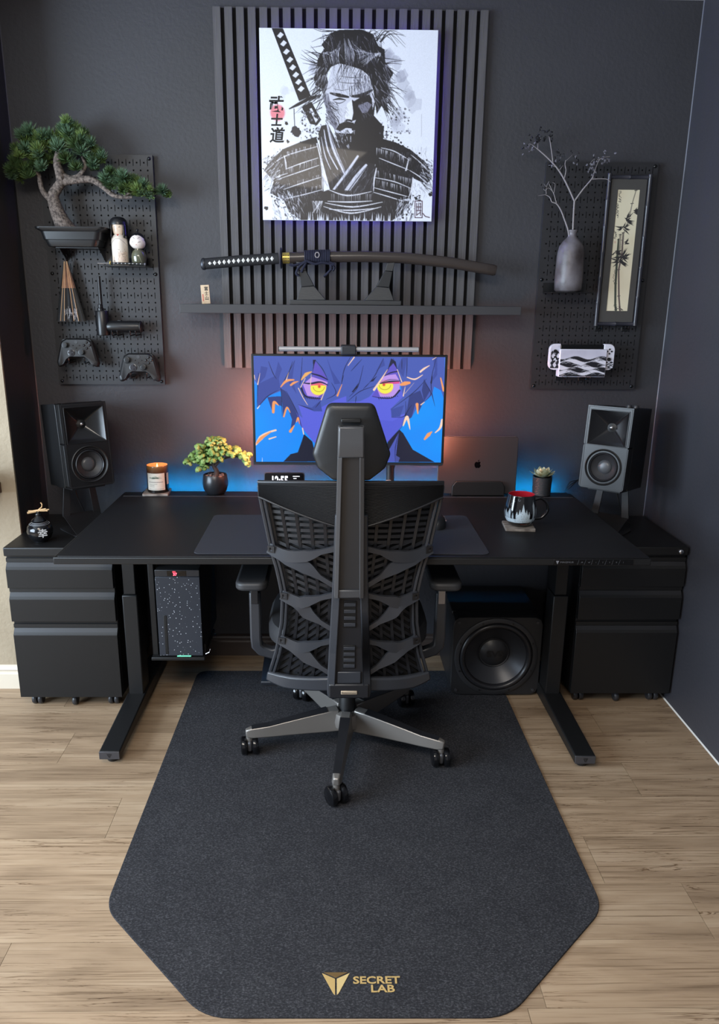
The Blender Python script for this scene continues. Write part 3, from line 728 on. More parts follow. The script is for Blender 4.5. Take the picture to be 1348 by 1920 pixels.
# arms
for s in (-1, 1):
    ax = CHX+s*.303
    pd = MB().prism(rrect(ax-.05, ax+.05, -.80, -.55, .03), .600, .628, 'xy').build('arm_pad', mat('arm_pad_rubber', S(48, 49, 52), .5), ch, bev=.009, seg=3)
    MB().box(ax-.03, ax+.03, -.73, -.63, .588, .600).build('pad_carrier', PLAS_D, pd, bev=.003)
    MB().box(ax-.012, ax+.012, -.705, -.665, .52, .590).build('arm_slider', mat('arm_slider_metal', S(150, 150, 155), .3, metal=.8) if s > 0 else PLAS_D, ch, bev=.002)
    MB().bar([(ax, -.685, .56), (ax, -.685, .40), (ax-s*.002, -.685, .37), (ax-s*.016, -.68, .35), (ax-s*.05, -.68, .338), (ax-s*.09, -.675, .345), (CHX+s*.12, -.66, .375)], .036, .036, up=(0, 1, 0)).build('arm_post', PLAS, ch, bev=.006)
# seat, mechanism, gas lift
def seatpt(u, v):
    a = 2*PI*u; c, s_ = math.cos(a), math.sin(a); e = .55
    x = .262*math.copysign(abs(c)**e, c); y = .235*math.copysign(abs(s_)**e, s_); k = [(0.93, .0), (1.0, .012), (1.0, .042), (.96, .062), (.8, .07), (.0, .066)][v]
    return (CHX+x*k[0], -.60+y*k[0], .405+k[1])
n_ = 40; vs = [seatpt(i/n_, j) for j in range(6) for i in range(n_)]
fs = [(j*n_+i, j*n_+(i+1) % n_, (j+1)*n_+(i+1) % n_, (j+1)*n_+i) for j in range(5) for i in range(n_)]+[tuple(range(n_))]
MB().add(vs, fs).build('seat', mat('seat_cloth', S(26, 27, 31), .7), ch, smooth=50)
MB().prism(rrect(CHX-.21, CHX+.21, -.80, -.40, .06), .385, .406, 'xy').build('seat_pan', PLAS, ch, bev=.006)
MB().prism(rrect(CHX-.075, CHX+.075, -.86, -.55, .02), .315, .386, 'xy', ).build('tilt_mechanism', PLAS_D, ch, bev=.008)
MB().lathe([(.014, .16), (.014, .32)], (CHX, CHY, 0), 20).build('gas_piston', CHROME, ch, smooth=40)
MB().lathe([(.027, .09), (.027, .20), (.024, .205)], (CHX, CHY, 0), 24).build('gas_lift', BLACKER, ch, smooth=40)
MB().lathe([(.050, .080), (.052, .10), (.046, .128), (.034, .135), (.03, .135)], (CHX, CHY, 0), 30).build('base_hub', GUN, ch, smooth=40)
# five-arm base on twin-wheel casters
R0 = MATZ
for k in range(5):
    a = math.radians(-96.5+72*k); d = Vector((math.cos(a), math.sin(a), 0)); c0 = Vector((CHX, CHY, 0))
    P = [c0+d*r+Vector((0, 0, z)) for r, z in ((.030, .104), (.07, .102), (.14, .097), (.22, .090), (.265, .086), (.325, .085), (.345, .084))]
    MB().sweep([(-.5, -.5), (.5, -.5), (.36, .5), (-.36, .5)], P, [(.050, .078), (.048, .074), (.042, .062), (.036, .048), (.034, .040), (.032, .034), (.022, .024)], up=(0, 0, 1)).build('base_arm', GUN, ch, bev=.004)
    hs_ = [.078, .074, .062, .048, .040, .034]
    MB().bar([p_+Vector((0, 0, h_/2+.0006)) for p_, h_ in zip(P[1:6], hs_[1:])], [.034, .031, .026, .0245, .023], .0022, up=(0, 0, 1)).build('arm_top_strip', PLAS_D, ch)  # thin strip making the arm's top darker than its sides
    cc_ = c0+d*.333
    swv = {0: .5, 1: .05, 2: .2, 3: -.4, 4: .15}[k]
    T = Matrix.Translation((cc_.x, cc_.y, R0)) @ Matrix.Rotation(swv, 4, 'Z')
    cst = MB(T).lathe([(.011, .050), (.011, .074), (.006, .078)], (0, 0, 0), 14).build('caster', GUN, ch, smooth=40)
    for s in (-1, 1):
        MB(T).lathe([(.0, -.0105), (.024, -.0105), (.0295, -.007), (.0305, -.002), (.0305, .004), (.0285, .0085), (.022, .0105), (0, .0105)], (s*.0185, 0, .0308), 26, axis='x').build('caster_wheel', GLOSSB, cst, smooth=35)
    MB(T).box(-.0075, .0075, -.020, .020, .016, .052).build('caster_fork', mat('caster_fork_grey', S(70, 70, 73), .35), cst, bev=.006)
# ------------------------------------------------------------------ slatted acoustic panel
SLX0, SLX1, SLZ0, SLZ1 = -.480, .467, 1.216, 2.431
SLATM = mat('dark_grey_stained_slat', S(86, 84, 85), .6, bump=(40, .25), vary=(9, S(74, 72, 73), 5), stretch=(6, 1, .35))
pn = thing('slat_panel', 'tall dark grey wooden slat panel with black felt behind the slats', 'wall panel', (0, -.012, SLZ0))
MB().box(SLX0, SLX1, -.009, -.0005, SLZ0, SLZ1).build('felt_backing', mat('black_felt', S(9, 9, 10), .95), pn)
pitch = (SLX1-SLX0-.0265)/23
sm_ = MB().box(-.01325, .01325, -.006, .006, -(SLZ1-SLZ0)/2, (SLZ1-SLZ0)/2).mesh('slat', (0, 0, 0))[0]; sm_.materials.append(SLATM)
for k in range(24):
    o = bpy.data.objects.new('slat', sm_); link(o, pn, (SLX0+.01325+pitch*k, -.0151, (SLZ0+SLZ1)/2))

# ------------------------------------------------------------------ poster
PX0, PX1, PZ0, PZ1, PY = -.3185, .2915, 1.746, 2.357, -.060
ps = thing('samurai_poster', 'square ink-style poster of a scowling samurai with a sword', 'poster', (-.0135, -.05, PZ0))
MB().box(PX0, PX1, PY, PY+.006, PZ0, PZ1).build('poster_board', mat('white_board', S(225, 228, 240), .4), ps, bev=.001)
MB().box(PX0+.07, PX1-.07, PY+.0062, -.0215, PZ0+.07, PZ1-.07).build('standoff_frame', BLACKER, ps)
HALO = mat('violet_led', S(90, 70, 255), .5, emit=((.16, .10, 1.0, 1), 55))
for (x0, x1, z0, z1) in ((PX0+.05, PX1-.05, PZ1-.068, PZ1-.060), (PX0+.05, PX1-.05, PZ0+.060, PZ0+.068), (PX0+.060, PX0+.068, PZ0+.07, PZ1-.07), (PX1-.068, PX1-.060, PZ0+.07, PZ1-.07)):
    MB().box(x0, x1, PY+.018, PY+.026, z0, z1).build('halo_led', HALO, ps)
def pmap(x, y):
    t = (y-53)/361.; xl = 485.2+9*t; xr = 821-11.3*t; yt = 52+4*(x-485)/336; yb = 413.4+1.4*(x-494)/316
    return (x-xl)/(xr-xl), (y-yt)/(yb-yt)
cv = Canvas(400, 400, (228, 232, 246), pmap)
U = lambda a, b: (480+a/3.851, 40+b/3.851); D = lambda a, b: (480+a/3.851, 220+b/3.851)
UL = lambda *q: [U(*p) for p in q]; DL = lambda *q: [D(*p) for p in q]
INK = (16, 15, 22); r1 = random.Random(3)
for (a, b_, r, al) in ((1040, 400, .05, .35), (1110, 540, .06, .25), (990, 300, .04, .3), (230, 500, .04, .12), (430, 330, .05, .2), (1000, 700, .07, .25), (960, 240, .05, .3)):
    for q in range(4): cv.splat(U(a+r1.uniform(-40, 40), b_+r1.uniform(-40, 40)), r*r1.uniform(.4, .9), (150, 152, 172), r1, a=al)
cv.blob(U(155, 640), .048, (226, 112, 124), .85, .25)
# katana behind the shoulder
cv.poly(UL((110, 48), (190, 48), (395, 520), (310, 558)), INK)
for (a, b_) in ((172, 97), (195, 153), (216, 210), (241, 266), (262, 320), (284, 371), (304, 421), (323, 470)):
    cv.poly(UL((a-24, b_+6), (a+2, b_-22), (a+26, b_-4), (a, b_+22)), (222, 224, 236))
cv.line(UL((240, 612), (300, 582), (380, 540), (455, 512)), [.006, .016, .018, .004], INK)
cv.poly(UL((330, 600), (398, 560), (470, 690), (440, 730), (390, 720)), INK); cv.poly(UL((385, 612), (400, 606), (447, 690), (430, 712)), (215, 217, 230))
cv.line(UL((273, 612), (279, 740)), .004, INK)
for q in range(5): cv.splat(U(288+r1.uniform(-8, 8), 775+r1.uniform(-8, 8)), .026, (38, 36, 44), r1)
# hair mass
cv.poly(UL((470, 160), (540, 80), (600, 60), (760, 58), (840, 90), (880, 170), (925, 195), (930, 280), (970, 330), (990, 360), (950, 430), (965, 500), (935, 540), (960, 650), (905, 590), (870, 650), (855, 540), (835, 450), (815, 380), (760, 335), (700, 325), (640, 300), (590, 295), (540, 315), (505, 370), (520, 430), (490, 520), (470, 470), (425, 440), (415, 390), (450, 330), (440, 270), (460, 230), (490, 190)), INK)
# face
cv.poly(UL((518, 420), (545, 325), (600, 292), (660, 303), (760, 335), (815, 395), (846, 480), (858, 560), (850, 640), (800, 720), (760, 800), (700, 840), (630, 830), (570, 770), (530, 690), (505, 610), (488, 560)), (204, 206, 222))
cv.poly(UL((488, 560), (480, 520), (520, 500), (545, 620), (590, 720), (570, 770), (530, 690)), (120, 121, 140))
cv.poly(UL((700, 560), (760, 525), (840, 500), (862, 560), (850, 660), (905, 720), (925, 820), (700, 840), (690, 750), (722, 690)), INK)
cv.poly(UL((735, 590), (800, 560), (835, 580), (800, 640), (765, 640)), (120, 120, 140)); cv.poly(UL((800, 480), (830, 490), (856, 560), (840, 620), (835, 540)), (205, 206, 222))
for pts, ww in (((( 535, 500), (600, 515), (665, 527)), [.008, .02, .010]), (((690, 522), (760, 515), (835, 478)), [.010, .022, .010]), (((555, 548), (600, 540), (645, 548)), [.004, .010, .004]), (((730, 560), (790, 556), (830, 545)), [.004, .012, .004]),
                ((( 560, 560), (600, 572), (640, 556)), [.002, .004, .002]), (((672, 455), (678, 520)), [.003, .005]), (((690, 450), (690, 515)), [.003, .005]), (((545, 640), (590, 690), (600, 740)), [.003, .006, .003]), (((520, 560), (560, 610), (600, 620)), [.003, .006, .002]),
                (((640, 700), (668, 690), (690, 700)), [.004, .014, .008]), (((560, 470), (620, 480), (670, 470)), [.001, .003, .001]), (((590, 420), (680, 430), (780, 425)), [.001, .003, .001]), (((600, 380), (690, 390), (770, 385)), [.001, .003, .001])):
    cv.curve([U(*p) for p in pts], ww, INK)
cv.poly(UL((655, 575), (690, 545), (700, 640), (690, 690), (640, 680)), (228, 230, 242)); cv.poly(UL((690, 545), (712, 560), (722, 690), (690, 700), (702, 640)), INK)
cv.poly(UL((575, 760), (600, 720), (650, 700), (705, 712), (705, 755), (650, 748), (605, 775)), INK)
cv.poly(UL((610, 772), (650, 762), (705, 770), (690, 785), (640, 783)), (214, 216, 230))
cv.poly(DL((575, 90), (640, 95), (700, 95), (720, 0), (925, 40), (915, 150), (870, 320), (780, 330), (720, 290), (660, 330), (600, 200)), INK)
for q in range(70):       # beard and stubble hatching
    a = r1.uniform(570, 720); b_ = r1.uniform(70, 190); cv.line(DL((a, b_), (a+r1.uniform(-8, 12), b_+r1.uniform(14, 40))), [.004, .001], INK if r1.random() < .7 else (180, 182, 198))
for q in range(60):       # light strands through the hair
    a = r1.uniform(490, 880); t = (a-490)/390; b0 = 300-180*math.sin(PI*min(1, t*.9+.1)); cv.curve(UL((a, 300-40*t+r1.uniform(-20, 30)), (a-15+30*t, 220), (620+(a-620)*.55, b0+r1.uniform(-10, 40))), [.001, .004, .001], (205, 207, 222) if r1.random() < .6 else (110, 110, 130), .85)
for q in range(90):       # loose wisps
    a, b_ = r1.choice([(880, 300), (900, 420), (880, 520), (480, 280), (470, 420), (560, 90), (480, 560)]); dx = r1.uniform(40, 190)*(1 if a > 700 else -1); a += r1.uniform(-20, 20); b_ += r1.uniform(-60, 60)
    dy = r1.uniform(-90, 60) if b_ < 330 else r1.uniform(20, 200)
    cv.curve(UL((a, b_), (a+dx*.5, b_+dy*.35+r1.uniform(-15, 15)), (a+dx, b_+dy)), [.005, .003, .0006], INK)
for q in range(16): a = r1.uniform(590, 790); cv.curve(UL((a, 300), (a-r1.uniform(0, 60), 380), (a-r1.uniform(10, 110), 470)), [.004, .002, .0006], INK, .8)
# robe
cv.poly(DL((470, 40), (520, 30), (600, 200), (660, 330), (720, 290), (860, 320), (870, 560), (700, 560), (540, 530), (480, 300), (450, 100)), (30, 29, 36))
for pts, ww in ((((515, 35), (560, 200), (640, 385)), [.010, .022, .016]), (((490, 70), (520, 220), (590, 360)), [.004, .010, .006]), (((735, 262), (660, 380), (560, 515)), [.012, .020, .012]), (((795, 330), (720, 430), (640, 545)), [.016, .030, .026]), (((470, 120), (500, 260), (540, 360)), [.002, .006, .003])):
    cv.curve([D(*p) for p in pts], ww, (206, 208, 224))
    cv.curve([D(p[0]+8, p[1]+4) for p in pts], [w_*.22 for w_ in ww], (60, 60, 72))
# shoulder guards and chest
GUARD_L = ((60, 370), (110, 290), (200, 210), (330, 155), (435, 120), (470, 250), (480, 330), (490, 540), (300, 585), (200, 590), (105, 540), (130, 450))
GUARD_R = ((905, 130), (1010, 160), (1120, 215), (1230, 310), (1275, 420), (1230, 470), (1130, 420), (1120, 570), (1050, 590), (850, 530), (860, 340))
cv.poly([D(*p) for p in GUARD_L], INK); cv.poly([D(*p) for p in GUARD_R], INK)
cv.poly(DL((200, 585), (480, 530), (530, 510), (860, 530), (1060, 585), (1110, 600), (1050, 700), (980, 748), (330, 748), (240, 680)), (34, 32, 36))
LT = (214, 215, 226)
def rows(pts, ww): cv.curve([D(*p) for p in pts], ww, LT)
for pts in (((75, 372), (200, 268), (440, 192)), ((215, 360), (330, 315), (450, 275)), ((190, 425), (330, 375), (455, 330)), ((200, 512), (330, 465), (470, 418)), ((215, 582), (340, 552), (480, 512)), ((100, 470), (150, 420), (230, 390)),
            ((905, 200), (1000, 225), (1110, 290)), ((890, 275), (1000, 320), (1100, 360)), ((1110, 365), (1180, 410), (1250, 470)), ((860, 420), (1000, 450), (1120, 500)), ((850, 495), (980, 530), (1110, 565)), ((1120, 250), (1190, 310), (1270, 400)), ((850, 530), (950, 560), (1060, 595))):
    rows(pts, [.003, .006, .003])
for q in range(150):      # lacing ticks
    if q % 2: a = r1.uniform(120, 470); b_ = r1.choice([240-.3*(a-200), 320-.3*(a-330), 440-.3*(a-330), 520-.3*(a-330)])
    else: a = r1.uniform(870, 1120); b_ = r1.choice([240+.3*(a-1000), 400+.25*(a-1000), 470+.25*(a-1000)])
    cv.line(DL((a, b_), (a+r1.uniform(-4, 4), b_+r1.uniform(20, 55))), [.004, .001], LT, r1.uniform(.35, .9))
for pts in (((440, 170), (475, 330), (480, 520)), ((870, 350), (855, 430), (850, 520)), ((1135, 420), (1125, 500), (1105, 570)), ((1100, 290), (1085, 360), (1080, 360)), ((205, 260), (215, 310), (220, 360))): rows(pts, [.005, .009, .004])
for pts in (((515, 508), (660, 556), (835, 525)), ((500, 612), (700, 642), (915, 604)), ((490, 640), (690, 690), (905, 640)), ((520, 600), (680, 605), (840, 596)), ((530, 660), (690, 668), (880, 650))): rows(pts, [.003, .008, .003])
for q in range(26): a = r1.uniform(530, 850); cv.line(DL((a, 545), (a+r1.uniform(-3, 3), 600)), [.003, .001], LT, .6)
for q in range(14): cv.line(DL((430+r1.uniform(-20, 60), 600), (400+r1.uniform(0, 90), 690)), [.004, .001], LT, .8)
for q in range(60):       # drips at the bottom edge, white cutting into black
    a = r1.uniform(200, 1100); cv.line(DL((a, 748), (a+r1.uniform(-6, 6), 748-r1.uniform(10, 70))), [.008, .001], (226, 230, 244), .9)
for q in range(330):      # ink spatter along the outline
    t = r1.random(); side = r1.choice([0, 0, 1, 1, 2, 3])
    c = [D(60+380*t+r1.gauss(0, 22), 360-250*t**.8+r1.gauss(0, 26)), D(1280-370*t+r1.gauss(0, 22), 400-290*t**.8+r1.gauss(0, 26)), D(110+180*t+r1.gauss(0, 25), 540+200*t+r1.gauss(0, 25)), D(1180-120*t+r1.gauss(0, 25), 540+200*t+r1.gauss(0, 25))][side]
    cv.splat(c, r1.uniform(.001, .007), INK, r1, 7)
for (a, b_, r) in ((218, 715, .012),): cv.splat(U(a, b_), r, INK, r1)
for (a, b_, r) in ((78, 655, .012), (1262, 545, .016), (1270, 330, .006), (230, 155, .010)): cv.splat(D(a, b_), r, INK, r1)
for (p0, p1) in (((985, 250), (985, 590)), ((1195, 650), (1195, 809))): cv.line(UL(p0, p1), .0015, (150, 150, 165))
# dry-brush grit: short grey and black strokes that rough up every dark mass and edge
def hatch(fn, box, n, L_, ang, cols, wd=.003, al=(.3, .9)):
    for q in range(n):
        a = r1.uniform(box[0], box[2]); b_ = r1.uniform(box[1], box[3]); t = ang+r1.gauss(0, .25); l = L_*r1.uniform(.4, 1.2)
        cv.line([fn(a, b_), fn(a+l*math.cos(t), b_+l*math.sin(t))], [wd, wd*.2], r1.choice(cols), r1.uniform(*al))
GR = [(70, 70, 82), (120, 120, 136), (160, 162, 178)]; DK = [INK, (40, 40, 50)]
hatch(U, (530, 330, 680, 500), 120, 40, 1.3, [(150, 152, 170), (120, 121, 140), (226, 228, 240)], .003, (.3, .8))
hatch(U, (700, 350, 830, 500), 150, 45, 1.4, [(70, 70, 84), (120, 121, 140), INK], .004)
hatch(U, (500, 560, 590, 720), 120, 40, .9, [(60, 60, 74), (150, 152, 170), INK], .004)
hatch(U, (590, 590, 660, 690), 50, 36, 1.1, [(150, 152, 170), (235, 236, 246)], .003)
hatch(U, (740, 560, 850, 680), 70, 34, 1.2, [(60, 60, 72), (110, 110, 126), INK], .004)
hatch(U, (480, 80, 900, 290), 260, 90, 1.25, [(60, 60, 72), (150, 150, 168), INK, INK], .003)
hatch(U, (430, 280, 520, 520), 110, 70, 2.0, [INK, (80, 80, 94), (190, 192, 206)], .004)
hatch(U, (850, 300, 960, 560), 150, 80, 1.1, [INK, INK, (50, 50, 60), (150, 150, 166)], .005)
hatch(D, (110, 200, 470, 580), 520, 34, 1.5, GR, .003, (.2, .6)); hatch(D, (880, 190, 1240, 560), 420, 34, 1.6, GR, .003, (.15, .5))
hatch(D, (280, 590, 1060, 745), 320, 40, 1.5, GR+[(30, 29, 34)], .003, (.15, .5)); hatch(D, (470, 60, 640, 500), 160, 60, 1.25, GR, .003, (.2, .6)); hatch(D, (640, 330, 860, 540), 140, 60, 2.0, GR, .003, (.2, .6))
hatch(D, (70, 250, 200, 520), 140, 50, 2.3, [(228, 232, 246), INK, (150, 152, 170)], .005); hatch(D, (1180, 280, 1290, 520), 120, 50, .8, [(228, 232, 246), INK, (150, 152, 170)], .005)
hatch(D, (120, 520, 330, 740), 160, 50, 1.2, [(228, 232, 246), INK, (170, 172, 190)], .005); hatch(D, (1020, 560, 1140, 740), 120, 50, 1.9, [(228, 232, 246), INK, (170, 172, 190)], .005)
for (x0_, y0_, x1_, y1_) in ((330, 620, 470, 800), (880, 600, 1120, 800)):
    for q in range(90): cv.splat(U(r1.uniform(x0_, x1_), r1.uniform(y0_, y1_)), r1.uniform(.001, .008), r1.choice([INK, (90, 90, 106), (150, 152, 170)]), r1, 7, r1.uniform(.4, 1))
for q in range(46):     # flyaway hair
    a = r1.uniform(560, 900); cv.curve(UL((a, 90+abs(a-720)*.3), (a+(a-700)*.35, 60+r1.uniform(-10, 60)), (a+(a-700)*.9, r1.uniform(60, 190))), [.004, .002, .0006], INK)
SEAL = (70, 45, 58)
for pts in (((1150, 595), (1202, 595), (1202, 722), (1150, 722), (1150, 595)), ((1162, 612), (1162, 705)), ((1190, 612), (1190, 705)), ((1160, 640), (1194, 640)), ((1160, 668), (1194, 668)), ((1176, 610), (1176, 660)), ((1165, 700), (1190, 680)), ((1208, 690), (1225, 712), (1255, 720))): cv.line([D(*p) for p in pts], .005, SEAL)
cv.noise(.05, 2)
print_grid(cv, lambda u, v: (PX0+.001+(PX1-PX0-.002)*u, PY-.0004, PZ1-.001-(PZ1-PZ0-.002)*v), 'ink_print', print_mat('poster_ink', .38, coat=.15), ps)
for ch_, a, b_, sz_ in (('武', 140, 588, .054), ('士', 146, 702, .042), ('道', 150, 812, .052)):
    u_, v_ = pmap(*U(a, b_)); letters(ch_, facing(PX0+(PX1-PX0)*u_, PY-.0009, PZ1-(PZ1-PZ0)*v_), sz_, BLACKER, ps, name='brush_lettering', bold=.0012, shear=.12)

# ------------------------------------------------------------------ floating shelf, sword and stand, small sign
SHZ = 1.452
shelf = MB().box(-.615, .616, -.160, -.0215, 1.421, SHZ)
tag(shelf.build('floating_shelf', mat('black_shelf', S(52, 52, 55), .5), None, bev=.0015), 'long thin black floating shelf across the slat panel', 'shelf')
WOODK = mat('black_stained_wood', S(46, 46, 47), .5, bump=(60, .2), stretch=(1, 1, 6))
ks = thing('katana_stand', 'black wooden sword stand with two angled uprights on the shelf', 'sword stand', (-.02, -.1, SHZ))
MB().box(-.222, .183, -.135, -.065, SHZ, SHZ+.017).build('base', WOODK, ks, bev=.002)
for s, xb in ((1, -.145), (-1, .105)):
    f = lambda d: xb+s*d
    fo = MB().hexa([(f(-.052), -.13, SHZ+.0172), (f(.055), -.13, SHZ+.0172), (f(.055), -.07, SHZ+.0172), (f(-.052), -.07, SHZ+.0172), (f(-.035), -.12, SHZ+.062), (f(.012), -.12, SHZ+.066), (f(.012), -.08, SHZ+.066), (f(-.035), -.08, SHZ+.062)])
    fo.build('foot_block', WOODK, ks, bev=.002)
    MB().hexa([(f(-.035), -.118, SHZ+.0625), (f(.012), -.118, SHZ+.0665), (f(.012), -.082, SHZ+.0665), (f(-.035), -.082, SHZ+.0625), (f(-.045), -.118, SHZ+.118), (f(-.018), -.118, SHZ+.121), (f(-.018), -.082, SHZ+.121), (f(-.045), -.082, SHZ+.118)]).build('upright', mat('black_leather_wrap', S(24, 25, 28), .55), ks, bev=.002)
    zc = SHZ+.119
    MB().prism([(f(-.045), zc), (f(-.018), zc+.002), (f(-.026), zc+.028), (f(-.052), zc+.030)], -.121, -.1125).prism([(f(-.045), zc), (f(-.018), zc+.002), (f(-.026), zc+.024), (f(-.052), zc+.028)], -.0875, -.079).prism([(f(-.045), zc), (f(-.018), zc+.002), (f(-.024), zc+.0245), (f(-.050), zc+.0235)], -.1124, -.0876).build('cradle', WOODK, ks, bev=.001)
kt = thing('katana', 'sheathed katana with black wrapped grip, white diamonds and gold collar', 'sword', (0, -.1, 1.6))
def kz(x):  # curve of the sword
    xs_ = [-.536, -.40, -.25, -.112, .05, .196, .36, .528]; zs_ = [1.591, 1.6035, 1.6135, 1.619, 1.6215, 1.618, 1.603, 1.577]
    return float(np.interp(x, xs_, zs_))
def path(x0, x1, n=14): return [Vector((x0+(x1-x0)*k/n, -.1, kz(x0+(x1-x0)*k/n))) for k in range(n+1)]
sec = [(math.cos(2*PI*k/14)*.012, math.sin(2*PI*k/14)*.0195) for k in range(14)]
MB().sweep(sec, path(-.222, .520, 24)+[Vector((.528, -.1, kz(.528)))], [1]*25+[.85], up=(0, 0, 1)).build('scabbard', mat('satin_brown_black_lacquer', S(54, 47, 44), .24), kt, smooth=50)
grip = MB().sweep(sec, path(-.530, -.262, 14), [(.95, 1.0)]*15, up=(0, 0, 1)).build('grip', mat('black_silk_wrap', S(16, 16, 20), .7, bump=(300, .3)), kt, smooth=50)
for k in range(14):
    x = -.508+.0172*k; z = kz(x); hw = .0065; hh = .0085 if k else .006
    MB().add([(x-hw, -.1118, z), (x, -.1118, z-hh), (x+hw, -.1118, z), (x, -.1118, z+hh), (x, -.1133, z)], [(0, 1, 4), (1, 2, 4), (2, 3, 4), (3, 0, 4)]).build('grip_diamond', mat('white_ray_skin', S(205, 203, 200), .6), grip)
MB().sweep(sec, path(-.541, -.528, 3), [.8, 1.06, 1.1, 1.08]).build('pommel', mat('dark_iron', S(52, 54, 60), .35, metal=.6), kt, smooth=50)
MB().lathe([(.0, -.003), (.034, -.003), (.037, -.001), (.037, .001), (.034, .003), (0, .003)], (-.2525, -.1, kz(-.25)), 24, axis='x', sx=.8).build('guard', mat('blued_iron', S(40, 42, 62), .35, metal=.6), kt, smooth=40)
gb = MB().sweep(sec, path(-.247, -.222, 3), [1.02]*4).build('collar', mat('pale_gold', S(200, 178, 95), .35, metal=.7), kt, smooth=50)
for i in range(4):
    for j in range(3):
        MB().box(-.2445+.0058*i, -.2415+.0058*i, -.1126, -.1112, kz(-.235)-.013+.0095*j, kz(-.235)-.008+.0095*j).build('pierced_mark', mat('dark_inlay', S(50, 42, 22), .5), gb)
CORD = mat('navy_cord', S(22, 24, 46), .85, bump=(500, .4))
cd_ = MB()
for k in range(15): x = -.165+.0062*k; cd_.tube([(x, -.1+.0145*math.cos(a), kz(x)+.0225*math.sin(a)) for a in [2*PI*q/12 for q in range(12)]], .0033, 5, closed=True, up=(1, 0, 0))
cords = cd_.build('cord_wrap', CORD, kt, smooth=60)
b = MB()
for (pts, r) in (([(-.165, -.117, 1.605), (-.13, -.121, 1.594), (-.10, -.121, 1.598), (-.06, -.12, 1.592), (-.078, -.119, 1.60)], .0045), ([(-.16, -.118, 1.602), (-.185, -.123, 1.585), (-.197, -.123, 1.562), (-.188, -.12, 1.553)], .005), ([(-.16, -.118, 1.602), (-.172, -.122, 1.58), (-.18, -.122, 1.565)], .005), ([(-.16, -.118, 1.602), (-.205, -.122, 1.588), (-.222, -.12, 1.592)], .005), ([(-.078, -.118, 1.60), (-.07, -.122, 1.58), (-.085, -.122, 1.562), (-.098, -.12, 1.55)], .005), ([(-.078, -.118, 1.60), (-.06, -.122, 1.583), (-.066, -.122, 1.57)], .004)):
    q = spline(pts, 5); b.tube(q, r, 6)
b.build('cord_knot', CORD, cords, smooth=60)
MB().tube([(-.122+.0075*math.cos(2*PI*q/14), -.1175, kz(-.12)+.006+.009*math.sin(2*PI*q/14)) for q in range(14)], .0025, 6, closed=True, up=(0, 1, 0)).build('cord_ring', mat('tarnished_silver', S(150, 150, 160), .3, metal=.8), cords, smooth=60)
sg = thing('wooden_sign', 'small pale wooden plaque with brushed characters on the shelf', 'sign', (-.53, -.1, SHZ))
Tm = Matrix.Translation((-.528, -.1, SHZ+.001)) @ Matrix.Rotation(-.05, 4, 'Y')
MB(Tm).box(-.0155, .0155, -.004, .004, 0, .066).build('plaque', mat('pale_cypress', S(205, 180, 150), .6, vary=(20, S(190, 162, 130), 3), stretch=(4, 1, .5)), sg, bev=.0006)
for i, c_ in enumerate('富士山'): letters(c_, Tm @ facing(.004, -.0044, .052-.0165*i), .015, BLACKER, sg, name='brush_lettering', bold=.0003)
for i in range(5): MB(Tm).box(-.0115, -.0075, -.0046, -.0041, .010+.005*i, .0135+.005*i).build('red_seal', mat('red_seal_ink', S(185, 60, 55), .6), sg)

# ------------------------------------------------------------------ monitor with light bar, bias light and arm
MX0, MX1, MZ0, MZ1, MY = -.357, .348, .879, 1.282, -.222
mo = thing('monitor', 'wide thin-bezel monitor showing a blue-haired face with glowing yellow eyes', 'monitor', (0, -.2, MZ0))
MB().box(MX0, MX1, MY, MY+.022, MZ0, MZ1).build('housing', BLACKER, mo, bev=.002)
MB().box(-.20, .19, MY+.022, MY+.05, .95, 1.20).build('rear_bulge', BLACKER, mo, bev=.01)
MB().box(MX0+.0005, MX1-.0005, MY-.0012, MY, MZ0, MZ0+.008).build('chin', mat('grey_bezel', S(40, 40, 44), .4), mo)
OR = mat('orange_bias_led', S(255, 120, 60), .5, emit=((1.0, .32, .19, 1), 380.0))
for (x0, x1, z0, z1) in ((MX0+.014, MX0+.022, .905, 1.15), (MX1-.022, MX1-.014, .905, 1.15)):
    MB().box(x0, x1, MY+.0222, MY+.026, z0, z1).build('bias_light', OR, mo)
def smap(x, y):
    t = (y-668)/201.; xl = 475.4+7*t; xr = 836.4-8*t; yt = 667.8+2.7*(x-475)/361; yb = 869+1.9*(x-482)/346
    return (x-xl)/(xr-xl), (y-yt)/(yb-yt)
Lf = lambda a, b: (470+a/7.095, 660+b/7.095); Rg = lambda a, b: (650+a/6.913, 660+b/6.913)
LL = lambda *q: [Lf(*p) for p in q]; RL = lambda *q: [Rg(*p) for p in q]
sc = Canvas(480, 270, (20, 140, 250), smap)
sc.poly([(470, 660), (845, 660), (845, 720), (470, 720)], (62, 140, 250)); r2 = random.Random(5)
for k in range(12): sc.blob((470+375*r2.random(), 760+110*r2.random()), .12, (0, 155, 255), .5, 1)
SKIN, HAIR, HAIR2, HAIR3, LINE = (92, 100, 222), (74, 94, 182), (62, 78, 160), (50, 62, 128), (26, 28, 62)
# neck and dark collar
sc.poly(LL((450, 1480), (545, 1375), (640, 1350), (690, 1200), (720, 1100), (830, 1200), (900, 1480)), (24, 26, 48)); sc.poly(RL((480, 1450), (540, 1180), (690, 1010), (740, 1060), (865, 1280), (1150, 1450)), (26, 26, 50))
sc.poly(RL((560, 1280), (690, 1040), (670, 1160), (640, 1450), (500, 1450)), (76, 88, 180)); sc.poly(RL((650, 1360), (700, 1390), (680, 1450), (640, 1450)), (70, 78, 150))
